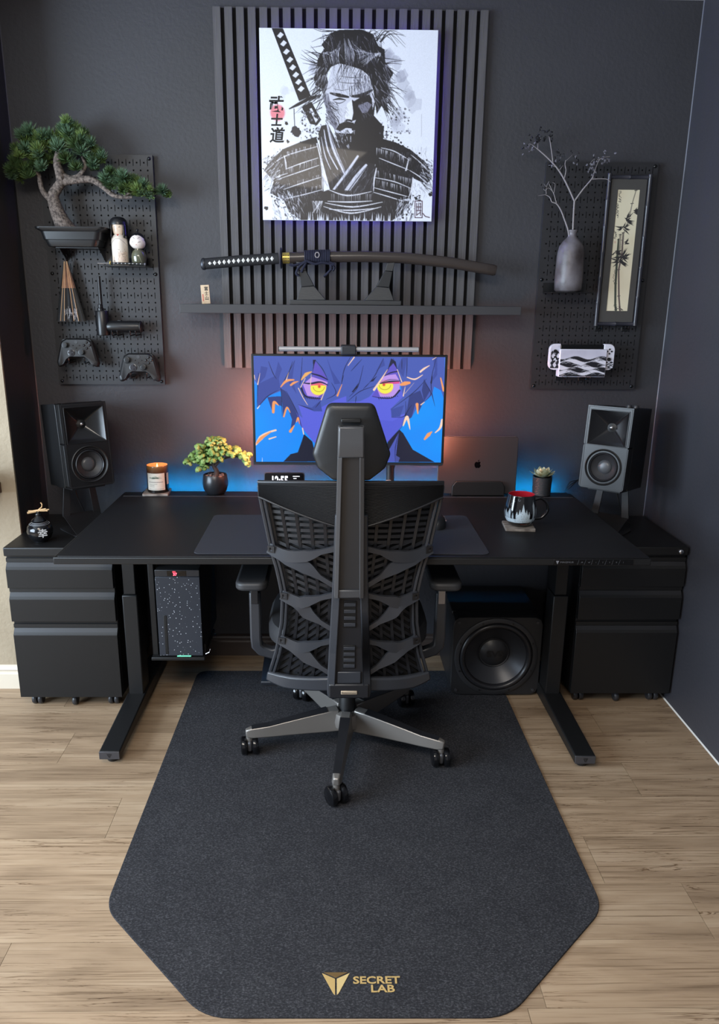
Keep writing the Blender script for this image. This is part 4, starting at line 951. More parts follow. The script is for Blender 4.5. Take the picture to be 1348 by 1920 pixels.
# face
sc.poly(LL((430, 600), (560, 830), (690, 1010), (840, 1200), (900, 1250), (1348, 1250), (1348, 500), (1000, 500), (600, 500)), SKIN); sc.poly(RL((0, 500), (0, 1200), (540, 1180), (720, 970), (770, 800), (830, 550), (700, 480), (300, 500)), SKIN)
sc.poly(RL((400, 880), (540, 1180), (720, 970), (760, 820), (600, 900)), (86, 94, 214))
# hair back layers
sc.poly(LL((40, 60), (1348, 60), (1348, 560), (1130, 640), (860, 780), (640, 700), (700, 880), (560, 760), (400, 520), (230, 590), (100, 740), (95, 430), (50, 360)), HAIR)
sc.poly(RL((0, 60), (1280, 70), (1265, 600), (1230, 500), (1140, 450), (1110, 560), (1010, 650), (930, 700), (850, 850), (780, 900), (770, 800), (580, 850), (680, 740), (570, 745), (740, 580), (700, 420), (650, 250), (600, 90), (500, 290), (380, 480), (300, 580), (180, 640), (0, 650)), HAIR)
# dark locks falling at the cheeks
sc.poly(LL((400, 480), (430, 700), (440, 870), (470, 780), (500, 740), (560, 900), (540, 1040), (600, 960), (630, 880), (690, 1010), (600, 760), (560, 660), (470, 520)), HAIR3)
sc.poly(LL((230, 600), (300, 800), (340, 690), (420, 720), (410, 590), (330, 590)), HAIR3); sc.poly(LL((95, 430), (100, 745), (230, 600), (400, 480), (370, 300)), HAIR2)
sc.poly(RL((850, 850), (770, 900), (740, 960), (780, 800), (820, 560), (960, 500), (1010, 640), (930, 800), (900, 660)), HAIR3); sc.poly(RL((1010, 350), (1110, 540), (1155, 715), (1090, 500), (1010, 640), (980, 500)), HAIR3)
for pts, c in ((LL((140, 190), (230, 210), (200, 330), (110, 430)), HAIR2), (LL((370, 130), (420, 230), (390, 310), (350, 470), (330, 300)), HAIR2), (LL((500, 340), (590, 130), (560, 350), (620, 560), (520, 420)), HAIR2), (LL((1010, 70), (1120, 430), (1200, 420), (1080, 240)), HAIR2), (RL((480, 80), (380, 260), (440, 210), (500, 180)), HAIR2), (RL((660, 220), (740, 330), (790, 80), (720, 80)), HAIR2), (RL((1120, 60), (1150, 240), (1090, 420), (1180, 300), (1180, 70)), HAIR2), (RL((580, 745), (750, 690), (700, 840), (590, 850)), HAIR2), (LL((640, 700), (850, 790), (960, 790), (930, 650), (820, 740)), HAIR2)):
    sc.poly(pts, c)
# eye openings
EYE_L = ((850, 110), (920, 200), (1030, 360), (1010, 480), (930, 640), (760, 620), (680, 520), (700, 420), (820, 330)); EYE_R = ((605, 95), (530, 230), (440, 400), (330, 580), (480, 600), (640, 580), (690, 500), (700, 410), (660, 250))
sc.poly([Lf(*p) for p in EYE_L], (96, 84, 196)); sc.poly([Rg(*p) for p in EYE_R], (96, 84, 200))
sc.poly(LL((700, 430), (820, 330), (1030, 400), (1000, 520), (900, 600), (760, 580)), (190, 150, 235)); sc.poly(RL((400, 480), (490, 310), (640, 290), (700, 390), (690, 490), (600, 590), (440, 580)), (190, 150, 235))
sc.poly(LL((800, 420), (900, 400), (1020, 450), (1000, 480), (800, 460)), (235, 90, 150)); sc.poly(RL((460, 400), (560, 375), (690, 385), (690, 410), (450, 430)), (225, 80, 150))
sc.blob(Lf(905, 490), .040, (240, 110, 110), 1, .45); sc.blob(Rg(505, 460), .043, (240, 110, 110), 1, .45)
sc.poly([Lf(905+105*math.cos(t), 478+95*math.sin(t)) for t in np.linspace(-.35, PI+.35, 20)], (246, 240, 82)); sc.poly([Rg(505+105*math.cos(t), 445+95*math.sin(t)) for t in np.linspace(-.35, PI+.35, 20)], (246, 240, 82))
sc.line([Lf(912+75*math.cos(t), 462+66*math.sin(t)) for t in np.linspace(0.05, PI-.05, 14)], .0022, (150, 120, 40)); sc.line([Rg(500+75*math.cos(t), 428+62*math.sin(t)) for t in np.linspace(.05, PI-.05, 14)], .0022, (150, 120, 40))
sc.blob(Lf(918, 460), .010, (220, 70, 60)); sc.blob(Rg(488, 425), .010, (220, 70, 60))
for pts, ww in ((LL((700, 410), (800, 420), (930, 400), (1030, 440)), [.004, .010, .004]), (LL((680, 480), (720, 570), (800, 610), (940, 620)), [.010, .008, .003]), (RL((440, 410), (560, 385), (700, 378)), [.004, .008, .004]), (RL((340, 575), (470, 600), (600, 590), (690, 500)), [.002, .005, .010]), (LL((820, 290), (930, 320), (1030, 370)), [.006, .008, .004]), (RL((500, 310), (580, 270), (670, 255)), [.003, .006, .005]), (RL((450, 400), (560, 360), (690, 365)), [.001, .003, .001])):
    sc.curve(pts, ww, LINE)
for k in range(9): a = 720+25*k; sc.line(LL((a, 590+k*3), (a-12, 625+k*2)), [.005, .001], LINE)
for k in range(10): a = 420+27*k; sc.line(RL((a, 590-k*2), (a+8, 622-k*5)), [.004, .001], LINE)
for pts in (LL((860, 110), (960, 230), (1030, 370)), LL((850, 120), (830, 260)), LL((240, 130), (300, 280), (350, 360)), LL((590, 120), (480, 330), (400, 480)), LL((690, 80), (670, 370), (650, 440)), LL((110, 280), (100, 440), (95, 740)), LL((100, 740), (230, 590), (410, 490)), LL((410, 480), (430, 860)), LL((480, 520), (620, 790), (690, 1000)), LL((1080, 410), (1140, 550), (1010, 630)), LL((1340, 60), (1250, 230), (1210, 430)), LL((940, 650), (870, 740)), LL((640, 700), (840, 770)), LL((1240, 310), (1210, 430)), LL((560, 130), (470, 410)),
            RL((605, 90), (540, 230), (480, 330)), RL((610, 95), (660, 230)), RL((480, 90), (380, 290), (300, 400)), RL((220, 180), (150, 450), (40, 580)), RL((380, 440), (180, 510), (20, 640)), RL((790, 80), (780, 330)), RL((1170, 70), (1100, 400), (1150, 700)), RL((1040, 350), (880, 520), (580, 745)), RL((770, 640), (760, 830), (590, 850)), RL((1020, 400), (1100, 540), (1010, 650)), RL((300, 400), (220, 480)), RL((130, 570), (120, 660)), RL((850, 690), (780, 800), (720, 980)), RL((690, 1030), (640, 1250), (640, 1450)), RL((720, 980), (540, 1180)), RL((720, 100), (720, 230)), RL((60, 250), (200, 100))):
    sc.curve(pts, [.0012, .0035, .001], LINE)
for pts in (LL((830, 110), (870, 110), (850, 170), (838, 230)), RL((580, 90), (640, 130), (660, 230), (610, 150), (540, 220)), RL((70, 520), (160, 400), (140, 460), (90, 520)), RL((300, 390), (400, 310), (350, 380)), RL((1090, 400), (1120, 300), (1110, 420))): sc.poly(pts, LINE)
# glowing petals and sparks
PT, PT2 = (246, 160, 100), (255, 215, 190)
for pts, ww, c in ((LL((680, 370), (740, 300), (815, 265)), [.006, .018, .004], (240, 178, 105)), (LL((405, 465), (480, 385), (580, 370)), [.004, .014, .006], PT), (LL((540, 440), (580, 410), (640, 390)), [.010, .012, .002], PT), (LL((480, 370), (510, 270)), [.005, .001], PT2), (LL((670, 470), (730, 350)), [.004, .003], PT2), (LL((640, 480), (700, 600), (765, 705)), [.004, .004, .002], PT2), (LL((800, 440), (810, 300)), [.004, .002], PT2), (LL((945, 635), (1000, 500)), [.005, .002], PT2), (LL((1160, 580), (1220, 430)), [.010, .002], PT), (LL((50, 310), (65, 370)), [.006, .002], PT2), (LL((100, 430), (130, 280)), [.006, .001], PT2), (LL((100, 750), (130, 710)), [.006, .003], (255, 240, 235)),
                   (LL((310, 800), (320, 670), (380, 710)), [.014, .016, .003], PT), (LL((450, 860), (490, 740), (535, 805)), [.008, .010, .003], PT), (LL((540, 1060), (590, 980)), [.016, .004], PT), (LL((620, 930), (640, 880), (660, 960)), [.006, .010, .002], PT), (LL((700, 1020), (715, 1100)), [.006, .005], PT2), (LL((80, 1250), (150, 1150), (240, 1080), (345, 1045)), [.006, .024, .010, .010], PT2), (LL((100, 1220), (160, 1150), (280, 1070)), [.010, .016, .004], PT), (LL((260, 1165), (350, 1135)), [.008, .005], PT2), (LL((170, 1480), (172, 1420)), [.003, .001], (230, 240, 255)),
                   (RL((360, 490), (450, 360), (535, 230)), [.012, .008, .002], PT2), (RL((660, 230), (720, 390)), [.003, .005], PT2), (RL((710, 425), (760, 410), (820, 400)), [.012, .022, .012], PT), (RL((740, 570), (765, 450)), [.006, .002], PT2), (RL((790, 330), (890, 355), (990, 300)), [.005, .008, .003], PT2), (RL((960, 260), (1010, 220), (1080, 180)), [.010, .010, .003], PT2), (RL((760, 540), (880, 400)), [.002, .001], PT2), (RL((1120, 105), (1170, 75)), [.004, .002], PT2), (RL((1225, 340), (1265, 500)), [.006, .012], PT), (RL((930, 800), (920, 680)), [.006, .016], PT), (RL((970, 685), (1015, 650)), [.006, .003], PT2), (RL((740, 960), (790, 850), (830, 1010)), [.006, .018, .003], PT2), (RL((1020, 1140), (1070, 1080), (1120, 1035)), [.010, .020, .001], PT), (RL((1155, 1055), (1220, 990), (1250, 890)), [.004, .012, .016], PT2), (RL((20, 180), (100, 75)), [.003, .006], PT2)):
    sc.curve(pts, ww, c)
print_grid(sc, lambda u, v: (MX0+.009+(MX1-MX0-.018)*u, MY-.0006, MZ1-.007-(MZ1-MZ0-.018)*v), 'screen', print_mat('screen_picture', .25, emit=1.0), mo)
lb = thing('monitor_light_bar', 'slim grey light bar clipped on top of the monitor', 'lamp', (0, -.25, MZ1))
MB().tube([(-.256, -.243, 1.302), (.24, -.243, 1.302)], .0085, 20).build('tube', mat('grey_aluminium', S(165, 162, 162), .38, metal=.3), lb, smooth=40)
MB().box(-.036, .018, -.256, -.19, MZ1+.0005, 1.3145).build('clip', mat('dark_clip', S(40, 42, 47), .4), lb, bev=.004)
MB().box(-.036, .018, -.192, -.172, 1.20, 1.3145).build('counterweight', BLACK, lb, bev=.004)
for s in (-.256, .24): MB().lathe([(.0089, -.001), (.0089, .001)], (s, -.243, 1.302), 20, axis='x').build('end_cap', BLACK, lb)
ma = thing('monitor_mount', 'black articulated monitor mount clamped to the back of the desk', 'monitor mount', (.19, -.12, DT))
MB().box(.12, .20, -.145, -.072, DT+.0045, DT+.016).build('clamp', BLACK, ma, bev=.002)
MB().lathe([(.016, DT+.016), (.016, .86)], (.16, -.108, 0), 18).build('post', BLACK, ma, smooth=40)
MB().bar([(.16, -.108, .845), (.19, -.105, .92), (.10, -.10, 1.0)], .03, .024, up=(0, 1, 0)).build('link', BLACK, ma, bev=.004)
MB().bar([(.10, -.10, 1.0), (.0, -.13, 1.08), (-.005, -.170, 1.08)], .03, .024, up=(0, 0, 1)).build('link', BLACK, ma, bev=.004)
MB().box(.142, .162, -.128, -.1235, .765, .80).build('silver_tab', mat('silver_tab', S(170, 175, 185), .35, metal=.6), ma, bev=.001)
# ------------------------------------------------------------------ pegboards
PEGM = mat('black_pegboard_steel', S(38, 38, 41), .45)
PEG_Y = -.022
def pegboard(x0, z0, label):
    W_, H_ = .406, .813; x1, z1 = x0+W_, z0+H_
    t = thing('pegboard', label, 'pegboard', (x0+W_/2, -.012, z0), 'steel pegboards on the back wall')
    cw, ch_ = .0127, .0254; nx = 30; nz = 31; mx = (W_-nx*cw)/2; mz = (H_-nz*ch_)/2
    b = MB(); y = PEG_Y; dp = y+.004
    def cell(cx, cz, kind):
        xa, xb, za, zb = cx-cw/2, cx+cw/2, cz-ch_/2, cz+ch_/2
        if kind is None: b.add([(xa, y, za), (xb, y, za), (xb, y, zb), (xa, y, zb)], [(0, 1, 2, 3)]); return
        if kind == 'hole': inn = circ(cx, cz, .0033, 8, PI/8)
        else: inn = [(cx+.0012, cz-.0105), (cx+.0012, cz), (cx+.0012, cz+.0105), (cx, cz+.0112), (cx-.0012, cz+.0105), (cx-.0012, cz), (cx-.0012, cz-.0105), (cx, cz-.0112)]
        # outer points matched by angle
        if kind == 'hole': out = [(xb, cz+.41*ch_/2), (cx+.41*cw/2, zb), (cx-.41*cw/2, zb), (xa, cz+.41*ch_/2), (xa, cz-.41*ch_/2), (cx-.41*cw/2, za), (cx+.41*cw/2, za), (xb, cz-.41*ch_/2)]
        else: out = [(xb, za), (xb, cz), (xb, zb), (cx, zb), (xa, zb), (xa, cz), (xa, za), (cx, za)]
        vs = [(p[0], y, p[1]) for p in out]+[(p[0], y, p[1]) for p in inn]+[(p[0], dp, p[1]) for p in inn]
        b.add(vs, [(i, (i+1) % 8, 8+(i+1) % 8, 8+i) for i in range(8)]+[(8+i, 8+(i+1) % 8, 16+(i+1) % 8, 16+i) for i in range(8)])
        if kind == 'hole':
            for (qx, qz, i0, i1) in ((xb, zb, 0, 1), (xa, zb, 2, 3), (xa, za, 4, 5), (xb, za, 6, 7)): b.add([(out[i0][0], y, out[i0][1]), (qx, y, qz), (out[i1][0], y, out[i1][1])], [(0, 1, 2)])
    for j in range(nz):
        for i in range(nx):
            kind = (('slot' if i % 2 else 'hole') if j % 2 == 0 else ('hole' if i % 2 else None))
            cell(x0+mx+cw*(i+.5), z0+mz+ch_*(j+.5), kind)
    f0 = [(x0, y), (x1, y)]
    for (a, c, d, e) in ((x0, x1, z0, z0+mz), (x0, x1, z1-mz, z1), (x0, x0+mx, z0+mz, z1-mz), (x1-mx, x1, z0+mz, z1-mz)):
        b.add([(a, y, d), (c, y, d), (c, y, e), (a, y, e)], [(0, 1, 2, 3)])
    sheet = b.build('perforated_sheet', PEGM, t, recalc=False)
    # folded return flange behind the sheet's edge
    MB().ring([(x0, z0), (x1, z0), (x1, z1), (x0, z1)], [(x0+.002, z0+.002), (x1-.002, z0+.002), (x1-.002, z1-.002), (x0+.002, z1-.002)], PEG_Y+.0001, -.0003, 'xz').build('flange', PEGM, t)
    MB().box(x0+.003, x1-.003, PEG_Y+.0045, PEG_Y+.006, z0+.003, z1-.003).build('dark_back', mat('black_void', S(4, 4, 4), .9), t)
    for (sx_, sz_) in ((x0+.012, z0+.012), (x1-.012, z0+.012), (x0+.012, z0+H_/2), (x1-.012, z0+H_/2), (x0+.012, z1-.012), (x1-.012, z1-.012)):
        MB().lathe([(0, -.0045), (.0035, -.004), (.0065, -.001), (.0065, 0)], (sx_, PEG_Y, sz_), 14, axis='y').build('mounting_screw', mat('black_screw', S(14, 14, 15), .2), t, smooth=60)
    return t
pegboard(-1.1185, 1.1503, 'black steel pegboard holding the pine bonsai, dolls and game controllers')
pegboard(.7057, 1.1427, 'black steel pegboard holding the vase and the framed bamboo picture')
HOOKM = mat('black_hook_wire', S(20, 20, 21), .3)
def peg_hook(x, z, reach, up_, label, sp=.012):
    t = thing('peg_hook', label, 'hook', (x, PEG_Y, z), 'black double hooks on the pegboards')
    for s in (-1, 1):
        MB().tube([(x+s*sp, PEG_Y-.0005, z), (x+s*sp, PEG_Y-reach*.9, z-.002), (x+s*sp, PEG_Y-reach, z+.004), (x+s*sp, PEG_Y-reach-.001, z+up_)], .0022, 6).build('prong', HOOKM, t, smooth=60)
    MB().box(x-sp-.005, x+sp+.005, PEG_Y-.003, PEG_Y-.0003, z-.012, z+.008).build('plate', HOOKM, t, bev=.001)
    MB().box(x-.001, x+.001, PEG_Y-.0028, PEG_Y-.0003, z-.020, z-.012).build('tongue', STEEL_LT, t)
    return t

# ------------------------------------------------------------------ pine bonsai in its black trough
bn = thing('pine_bonsai', 'artificial pine bonsai with gnarled trunk in a black trough', 'bonsai', (-.99, -.1, 1.645))
BY = -.115
POTM = mat('black_bonsai_pot', S(25, 26, 28), .4)
b = MB(); prof = [(1.645, .086, .048), (1.652, .090, .051), (1.666, .095, .054), (1.668, .099, .056), (1.6935, .106, .059), (1.696, .109, .061), (1.703, .122, .066), (1.709, .124, .067), (1.709, .112, .058), (1.695, .104, .052)]
vs = []; n_ = 28
for (z, hx, hy) in prof: vs += [(x, y, z) for x, y in rrect(-.988-hx, -.988+hx, -.092-hy, -.092+hy, .02, 6)]
n_ = 28; b.add(vs, [(i*n_+j, i*n_+(j+1) % n_, (i+1)*n_+(j+1) % n_, (i+1)*n_+j) for i in range(len(prof)-1) for j in range(n_)]+[tuple(range(n_))[::-1], tuple(range((len(prof)-1)*n_, len(prof)*n_))])
b.build('trough', POTM, bn, smooth=30)
BARK = mat('grey_brown_bark', S(128, 116, 108), .9, bump=(120, .9), vary=(120, S(62, 54, 51), 4))
def limb(pts, rad, n=5, name='branch', m=BARK, parent=bn, sides=9):
    q = spline(pts, n); rr = lerp_list(rad, n); return MB().tube(q, rr, sides, up=(0, 1, 0)).build(name, m, parent, smooth=70)
Bp = lambda x, z, dy=0.0: (x, BY+dy, z)
limb([Bp(-1.005, 1.695, .01), Bp(-1.022, 1.725), Bp(-1.040, 1.772), Bp(-1.046, 1.812), Bp(-1.030, 1.838), Bp(-1.015, 1.858), Bp(-1.016, 1.888), Bp(-1.022, 1.92), Bp(-1.012, 1.955), Bp(-.995, 1.98)], [.034, .029, .024, .020, .017, .017, .017, .014, .012, .008], name='trunk')
limb([Bp(-1.040, 1.79), Bp(-1.060, 1.805), Bp(-1.081, 1.829), Bp(-1.088, 1.862), Bp(-1.092, 1.885), Bp(-1.13, 1.90)], [.012, .011, .009, .008, .007, .004])
limb([Bp(-1.018, 1.855), Bp(-.990, 1.862), Bp(-.94, 1.868), Bp(-.905, 1.866), Bp(-.872, 1.846), Bp(-.837, 1.818), Bp(-.800, 1.811), Bp(-.770, 1.812)], [.014, .013, .0125, .011, .0095, .008, .006, .004])
limb([Bp(-1.012, 1.885), Bp(-.985, 1.872), Bp(-.955, 1.877), Bp(-.935, 1.896), Bp(-.925, 1.912), Bp(-.935, 1.94)], [.010, .0085, .008, .0075, .006, .004])
limb([Bp(-.80, 1.813), Bp(-.76, 1.83, -.01), Bp(-.70, 1.828, -.01)], [.005, .004, .002])
tuft_meshes = []
NEED = []
for q, (c0, c1) in enumerate(((S(58, 88, 66), S(112, 142, 110)), (S(72, 102, 54), S(136, 158, 90)), (S(44, 68, 40), S(84, 108, 60)))):
    NEED.append(mat('pine_needles_%d' % q, c0, .55, vary=(60, c1, 2)))
for q in range(6):
    rr = random.Random(40+q); b = MB()
    for k in range(130):
        el = rr.uniform(-.15, 1.25); az = rr.uniform(0, 2*PI); L_ = rr.uniform(.75, 1.05)
        d = Vector((math.cos(el)*math.cos(az), math.cos(el)*math.sin(az), math.sin(el))); p0 = d*.12+Vector((0, 0, -.15*(1-math.sin(max(el, 0))))); p1 = d*L_+Vector((0, 0, .18))
        sd = d.cross(Vector((rr.uniform(-1, 1), rr.uniform(-1, 1), rr.uniform(-1, 1)))).normalized()*.042; md = (p0+p1)/2+Vector((0, 0, -.05))
        b.add([p0-sd, p0+sd, md+sd*1.2, md-sd*1.2, p1], [(0, 1, 2, 3), (3, 2, 4)])
    me = b.mesh('needle_tuft', (0, 0, 0), None, False)[0]; me.materials.append(NEED[q % 3]); tuft_meshes.append(me)
TFT = [(-1.180, 1.895, .030, 0), (-1.158, 1.918, .026, 2), (-1.163, 1.876, .026, 1), (-1.135, 1.900, .030, 2), (-1.118, 1.878, .030, 2), (-1.105, 1.908, .030, 2), (-1.085, 1.925, .028, 2), (-1.072, 1.905, .026, 0), (-1.150, 1.958, .024, 2), (-1.128, 1.945, .030, 2), (-1.105, 1.955, .030, 1), (-1.120, 1.985, .030, 1), (-1.095, 1.985, .032, 2), (-1.128, 2.005, .026, 0), (-1.075, 1.955, .030, 1), (-1.062, 1.935, .026, 1), (-1.070, 1.998, .030, 4), (-1.050, 1.975, .030, 1), (-1.098, 2.018, .028, 0), (-1.025, 2.000, .030, 4), (-1.035, 1.955, .026, 0), (-1.005, 1.965, .034, 0), (-.985, 1.940, .032, 3), (-.965, 1.915, .028, 3), (-1.000, 2.015, .030, 4), (-.975, 2.000, .030, 1), (-.985, 2.035, .028, 4), (-.955, 2.030, .028, 4), (-.970, 2.048, .022, 1), (-.940, 2.005, .030, 2), (-.925, 2.015, .026, 2), (-.945, 1.975, .030, 5), (-.925, 1.955, .030, 0), (-.905, 1.978, .026, 4), (-.908, 1.995, .022, 4), (-.905, 1.940, .026, 3), (-.895, 1.918, .024, 0), (-.875, 1.935, .026, 4), (-.885, 1.955, .022, 4),
       (-.855, 1.872, .026, 3), (-.835, 1.885, .026, 0), (-.845, 1.855, .024, 0), (-.812, 1.882, .028, 4), (-.790, 1.875, .028, 0), (-.815, 1.858, .026, 3), (-.785, 1.852, .026, 5), (-.765, 1.865, .028, 2), (-.770, 1.838, .026, 2), (-.745, 1.858, .026, 1), (-.745, 1.834, .026, 4), (-.720, 1.842, .026, 4), (-.735, 1.822, .024, 4), (-.712, 1.825, .022, 1), (-.665, 1.838, .024, 0), (-.650, 1.828, .018, 5), (-.795, 1.835, .022, 5), (-.69, 1.836, .014, 5)]
_r9 = random.Random(77)
TFT += [(x+_r9.uniform(-.014, .014), z+_r9.uniform(-.012, .012), r*.85, (k+2) % 6) for (x, z, r, k) in TFT]
for i, (x, z, r, k) in enumerate(TFT):
    rr = random.Random(i); dy = rr.uniform(-.035, .03)
    o = bpy.data.objects.new('needle_tuft', tuft_meshes[k]); link(o, bn, (x, BY+dy, z-.004)); r *= 1.2; o.scale = (r, r, r*.95)
    o.rotation_euler = (rr.uniform(.35, .95), rr.uniform(-.5, .5), rr.uniform(0, 6)); o.rotation_mode = 'ZXY' if 0 else 'XYZ'
    o.rotation_euler = (rr.uniform(.3, 1.0), rr.uniform(-.45, .45), 0)
ps_ = thing('peg_shelf', 'small black steel pegboard shelf under the bonsai trough', 'shelf', (-.98, -.06, 1.63), 'small steel pegboard shelves')
MB().box(-1.05, -.90, -.125, PEG_Y-.0003, 1.640, 1.6435).build('shelf_plate', HOOKM, ps_)
for s in (-1.046, -.906): MB().prism([(PEG_Y-.0003, 1.598), (PEG_Y-.0003, 1.6398), (-.10, 1.6398)], s, s+.002, 'yz').build('shelf_bracket', HOOKM, ps_)

# ------------------------------------------------------------------ dolls on their shelf
ps2 = thing('peg_shelf', 'small black steel pegboard shelf carrying the two dolls', 'shelf', (-.81, -.08, 1.565), 'small steel pegboard shelves')
DZ = 1.5835
MB().box(-.886, -.733, -.135, PEG_Y-.0003, DZ-.004, DZ).build('shelf_plate', HOOKM, ps2, bev=.0008)
MB().box(-.886, -.733, PEG_Y-.003, PEG_Y-.0003, DZ, DZ+.03).build('shelf_back', HOOKM, ps2)
def lathe_canvas(cv_, prof, c, name, m, parent, a0=-PI/2, sx=1.0):
    q = spline([(r, h, 0) for r, h in prof], 6); rs = [max(p.x, 0) for p in q]; hs = [p.y for p in q]
    ss = np.concatenate([[0], np.cumsum([math.hypot(rs[i+1]-rs[i], hs[i+1]-hs[i]) for i in range(len(q)-1)])]); ss = ss/ss[-1]
    def fn(u, v):
        r = np.interp(1-v, ss, rs); h = np.interp(1-v, ss, hs); a = a0+(u-.5)*2*PI
        return c[0]+r*np.cos(a)*sx, c[1]+r*np.sin(a), c[2]+h
    return print_grid(cv_, fn, name, m, parent)
INKG = print_mat('lacquer_print', .3, coat=.2)
d1 = thing('kokeshi_doll', 'tall white kokeshi doll with black bobbed hair and painted blossoms', 'doll', (-.833, -.085, DZ), 'kokeshi dolls on the pegboard')
cv = Canvas(120, 110, (222, 210, 196)); r3 = random.Random(2)
u0 = lambda x: .5+x*.16      # x in -1..1 over the visible front half
cv.poly([(.30, .55), (.7, .45), (.75, 1), (.25, 1)], (226, 200, 178), .7)
cv.poly([(u0(-.5), .0), (u0(.5), .0), (u0(0), .10)], (178, 40, 38)); cv.line([(u0(-.55), -.02), (u0(0), .11), (u0(.55), -.02)], .012, (236, 228, 218))
cv.line([(u0(-1.3), .32), (u0(-.3), .17), (u0(.3), .17), (u0(1.3), .32)], .004, (70, 60, 55))
for k in range(60): cv.splat((u0(r3.uniform(-.1, 1.2)), r3.uniform(.40, .66)), r3.uniform(.003, .008), r3.choice([(120, 70, 62), (225, 170, 160), (60, 40, 40)]), r3, 7)
for k in range(7): x_, y_ = r3.uniform(0, 1), r3.uniform(.45, .65); cv.line([(u0(x_), y_), (u0(x_+r3.uniform(-.4, .2)), y_+r3.uniform(-.03, .03))], .003, (60, 40, 38))
for k in range(5): y_ = .66+.06*k; cv.poly([(u0(-.85-.05*k), y_+.03), (u0(-.62), y_), (u0(-.38+.05*k), y_+.03), (u0(-.62), y_+.018)], (48, 38, 36))
cv.line([(u0(-.62), .58), (u0(-.62), .96)], .006, (60, 45, 42)); cv.line([(u0(.35), .83), (u0(.8), .83)], .010, (160, 50, 42)); cv.line([(u0(.45), .83), (u0(.45), .95)], .006, (160, 50, 42)); cv.line([(u0(.7), .83), (u0(.7), .95)], .006, (160, 50, 42))
cv.poly([(u0(-.35), .96), (u0(-.1), .86), (u0(.25), .95), (u0(.9), .97), (u0(.9), 1), (u0(-.35), 1)], (92, 118, 92))
lathe_canvas(cv, [(.0, 0), (.0275, .0), (.029, .002), (.0285, .03), (.029, .075), (.027, .093), (.020, .104), (.013, .107)], (-.833, -.085, DZ+.0002), 'body', INKG, d1)
cv = Canvas(90, 60, (228, 205, 182))
for s in (-1, 1): cv.line([(.5+s*.055-.018, .60), (.5+s*.055, .57), (.5+s*.055+.018, .60)], .012, (90, 70, 66))
cv.blob((.5, .66), .010, (200, 120, 110)); cv.poly([(0, 0), (1, 0), (1, .44), (.60, .44), (.40, .44), (0, .44)], (14, 14, 17)); cv.poly([(0, 0), (.36, 0), (.36, 1), (0, 1)], (14, 14, 17)); cv.poly([(.64, 0), (1, 0), (1, 1), (.64, 1)], (14, 14, 17))
lathe_canvas(cv, [(.013, .104), (.020, .108), (.0235, .12), (.0245, .135), (.0225, .148), (.014, .157), (.001, .160)], (-.833, -.085, DZ), 'head', INKG, d1)
HC = (-.833, -.085, DZ)
MB().grid(lambda u, v: (HC[0]+(.0325-.003*v)*math.cos(-PI/2+.72+(2*PI-1.44)*u), HC[1]+(.031-.003*v)*math.sin(-PI/2+.72+(2*PI-1.44)*u), DZ+.094+.050*v), 36, 6).build('bobbed_hair', mat('glossy_black_lacquer', S(13, 13, 16), .18), d1, smooth=60, solid=.004)
MB().lathe([(.028, .1385), (.0315, .1385), (.0315, .146), (.028, .156), (.019, .1635), (.008, .166), (0, .1665)], HC, 36).build('fringe', mat('satin_black_fringe', S(24, 24, 27), .3), d1, smooth=50)
d2 = thing('kokeshi_doll', 'small round kokeshi doll in olive and black with a topknot', 'doll', (-.768, -.082, DZ), 'kokeshi dolls on the pegboard')
c2 = (-.768, -.082, DZ+.0002)
cv = Canvas(110, 60, (84, 84, 66)); cv.poly([(0, .62), (1, .62), (1, 1), (0, 1)], (26, 30, 34)); cv.line([(.3, .62), (.7, .60)], .006, (110, 110, 90))
cv.line([(.53, .32), (.62, .75)], .006, (190, 185, 160)); cv.poly([(.46, 0), (.54, 0), (.5, .14)], (220, 205, 180))
lathe_canvas(cv, [(0, 0), (.022, 0), (.0235, .002), (.0258, .02), (.0262, .034), (.022, .048), (.014, .056), (.009, .059)], c2, 'body', print_mat('gloss_lacquer_print', .15, coat=.6), d2)
cv = Canvas(110, 70, (224, 212, 204)); HK = (20, 20, 24)
cv.poly([(0, 0), (1, 0), (1, .40), (.66, .42), (.59, .31), (.54, .28), (.5, .30), (.46, .28), (.41, .31), (.34, .42), (0, .40)], HK); cv.poly([(0, 0), (.27, 0), (.33, .50), (.26, .8), (0, .8)], HK); cv.poly([(1, 0), (.73, 0), (.67, .50), (.74, .8), (1, .8)], HK)
for s in (-1, 1):
    cv.line([(.5+s*.03, .46), (.5+s*.075, .38)], [.006, .010], (60, 56, 62)); cv.line([(.5+s*.04, .60), (.5+s*.08, .58)], .012, (40, 36, 40))
    for k in range(3): cv.line([(.5+s*(.12+.02*k), .34+.13*k), (.5+s*(.17+.02*k), .40+.13*k)], .005, (140, 130, 135))
cv.line([(.485, .72), (.5, .69), (.515, .72)], .006, (150, 60, 50))
lathe_canvas(cv, [(.008, .058), (.018, .061), (.027, .070), (.030, .080), (.0265, .094), (.018, .107), (.008, .113), (.001, .114)], c2, 'head', INKG, d2)
MB().lathe([(.002, .112), (.003, .118), (.005, .121), (.0045, .125), (0, .127)], c2, 12).build('topknot', mat('glossy_black_lacquer', S(13, 13, 16), .18), d2, smooth=60)
mk = thing('miniature_sword', 'miniature sword with bright blade lying before the dolls', 'sword', (-.81, -.125, DZ))
MB().tube([(-.905, -.128, DZ+.006), (-.862, -.128, DZ+.006)], .0022, 8).build('blade', CHROME, mk, smooth=60)
MB().lathe([(.007, -.0015), (.007, .0015)], (-.860, -.128, DZ+.008), 14, axis='x').build('guard', mat('pale_gold', S(200, 178, 95), .35, metal=.7), mk)
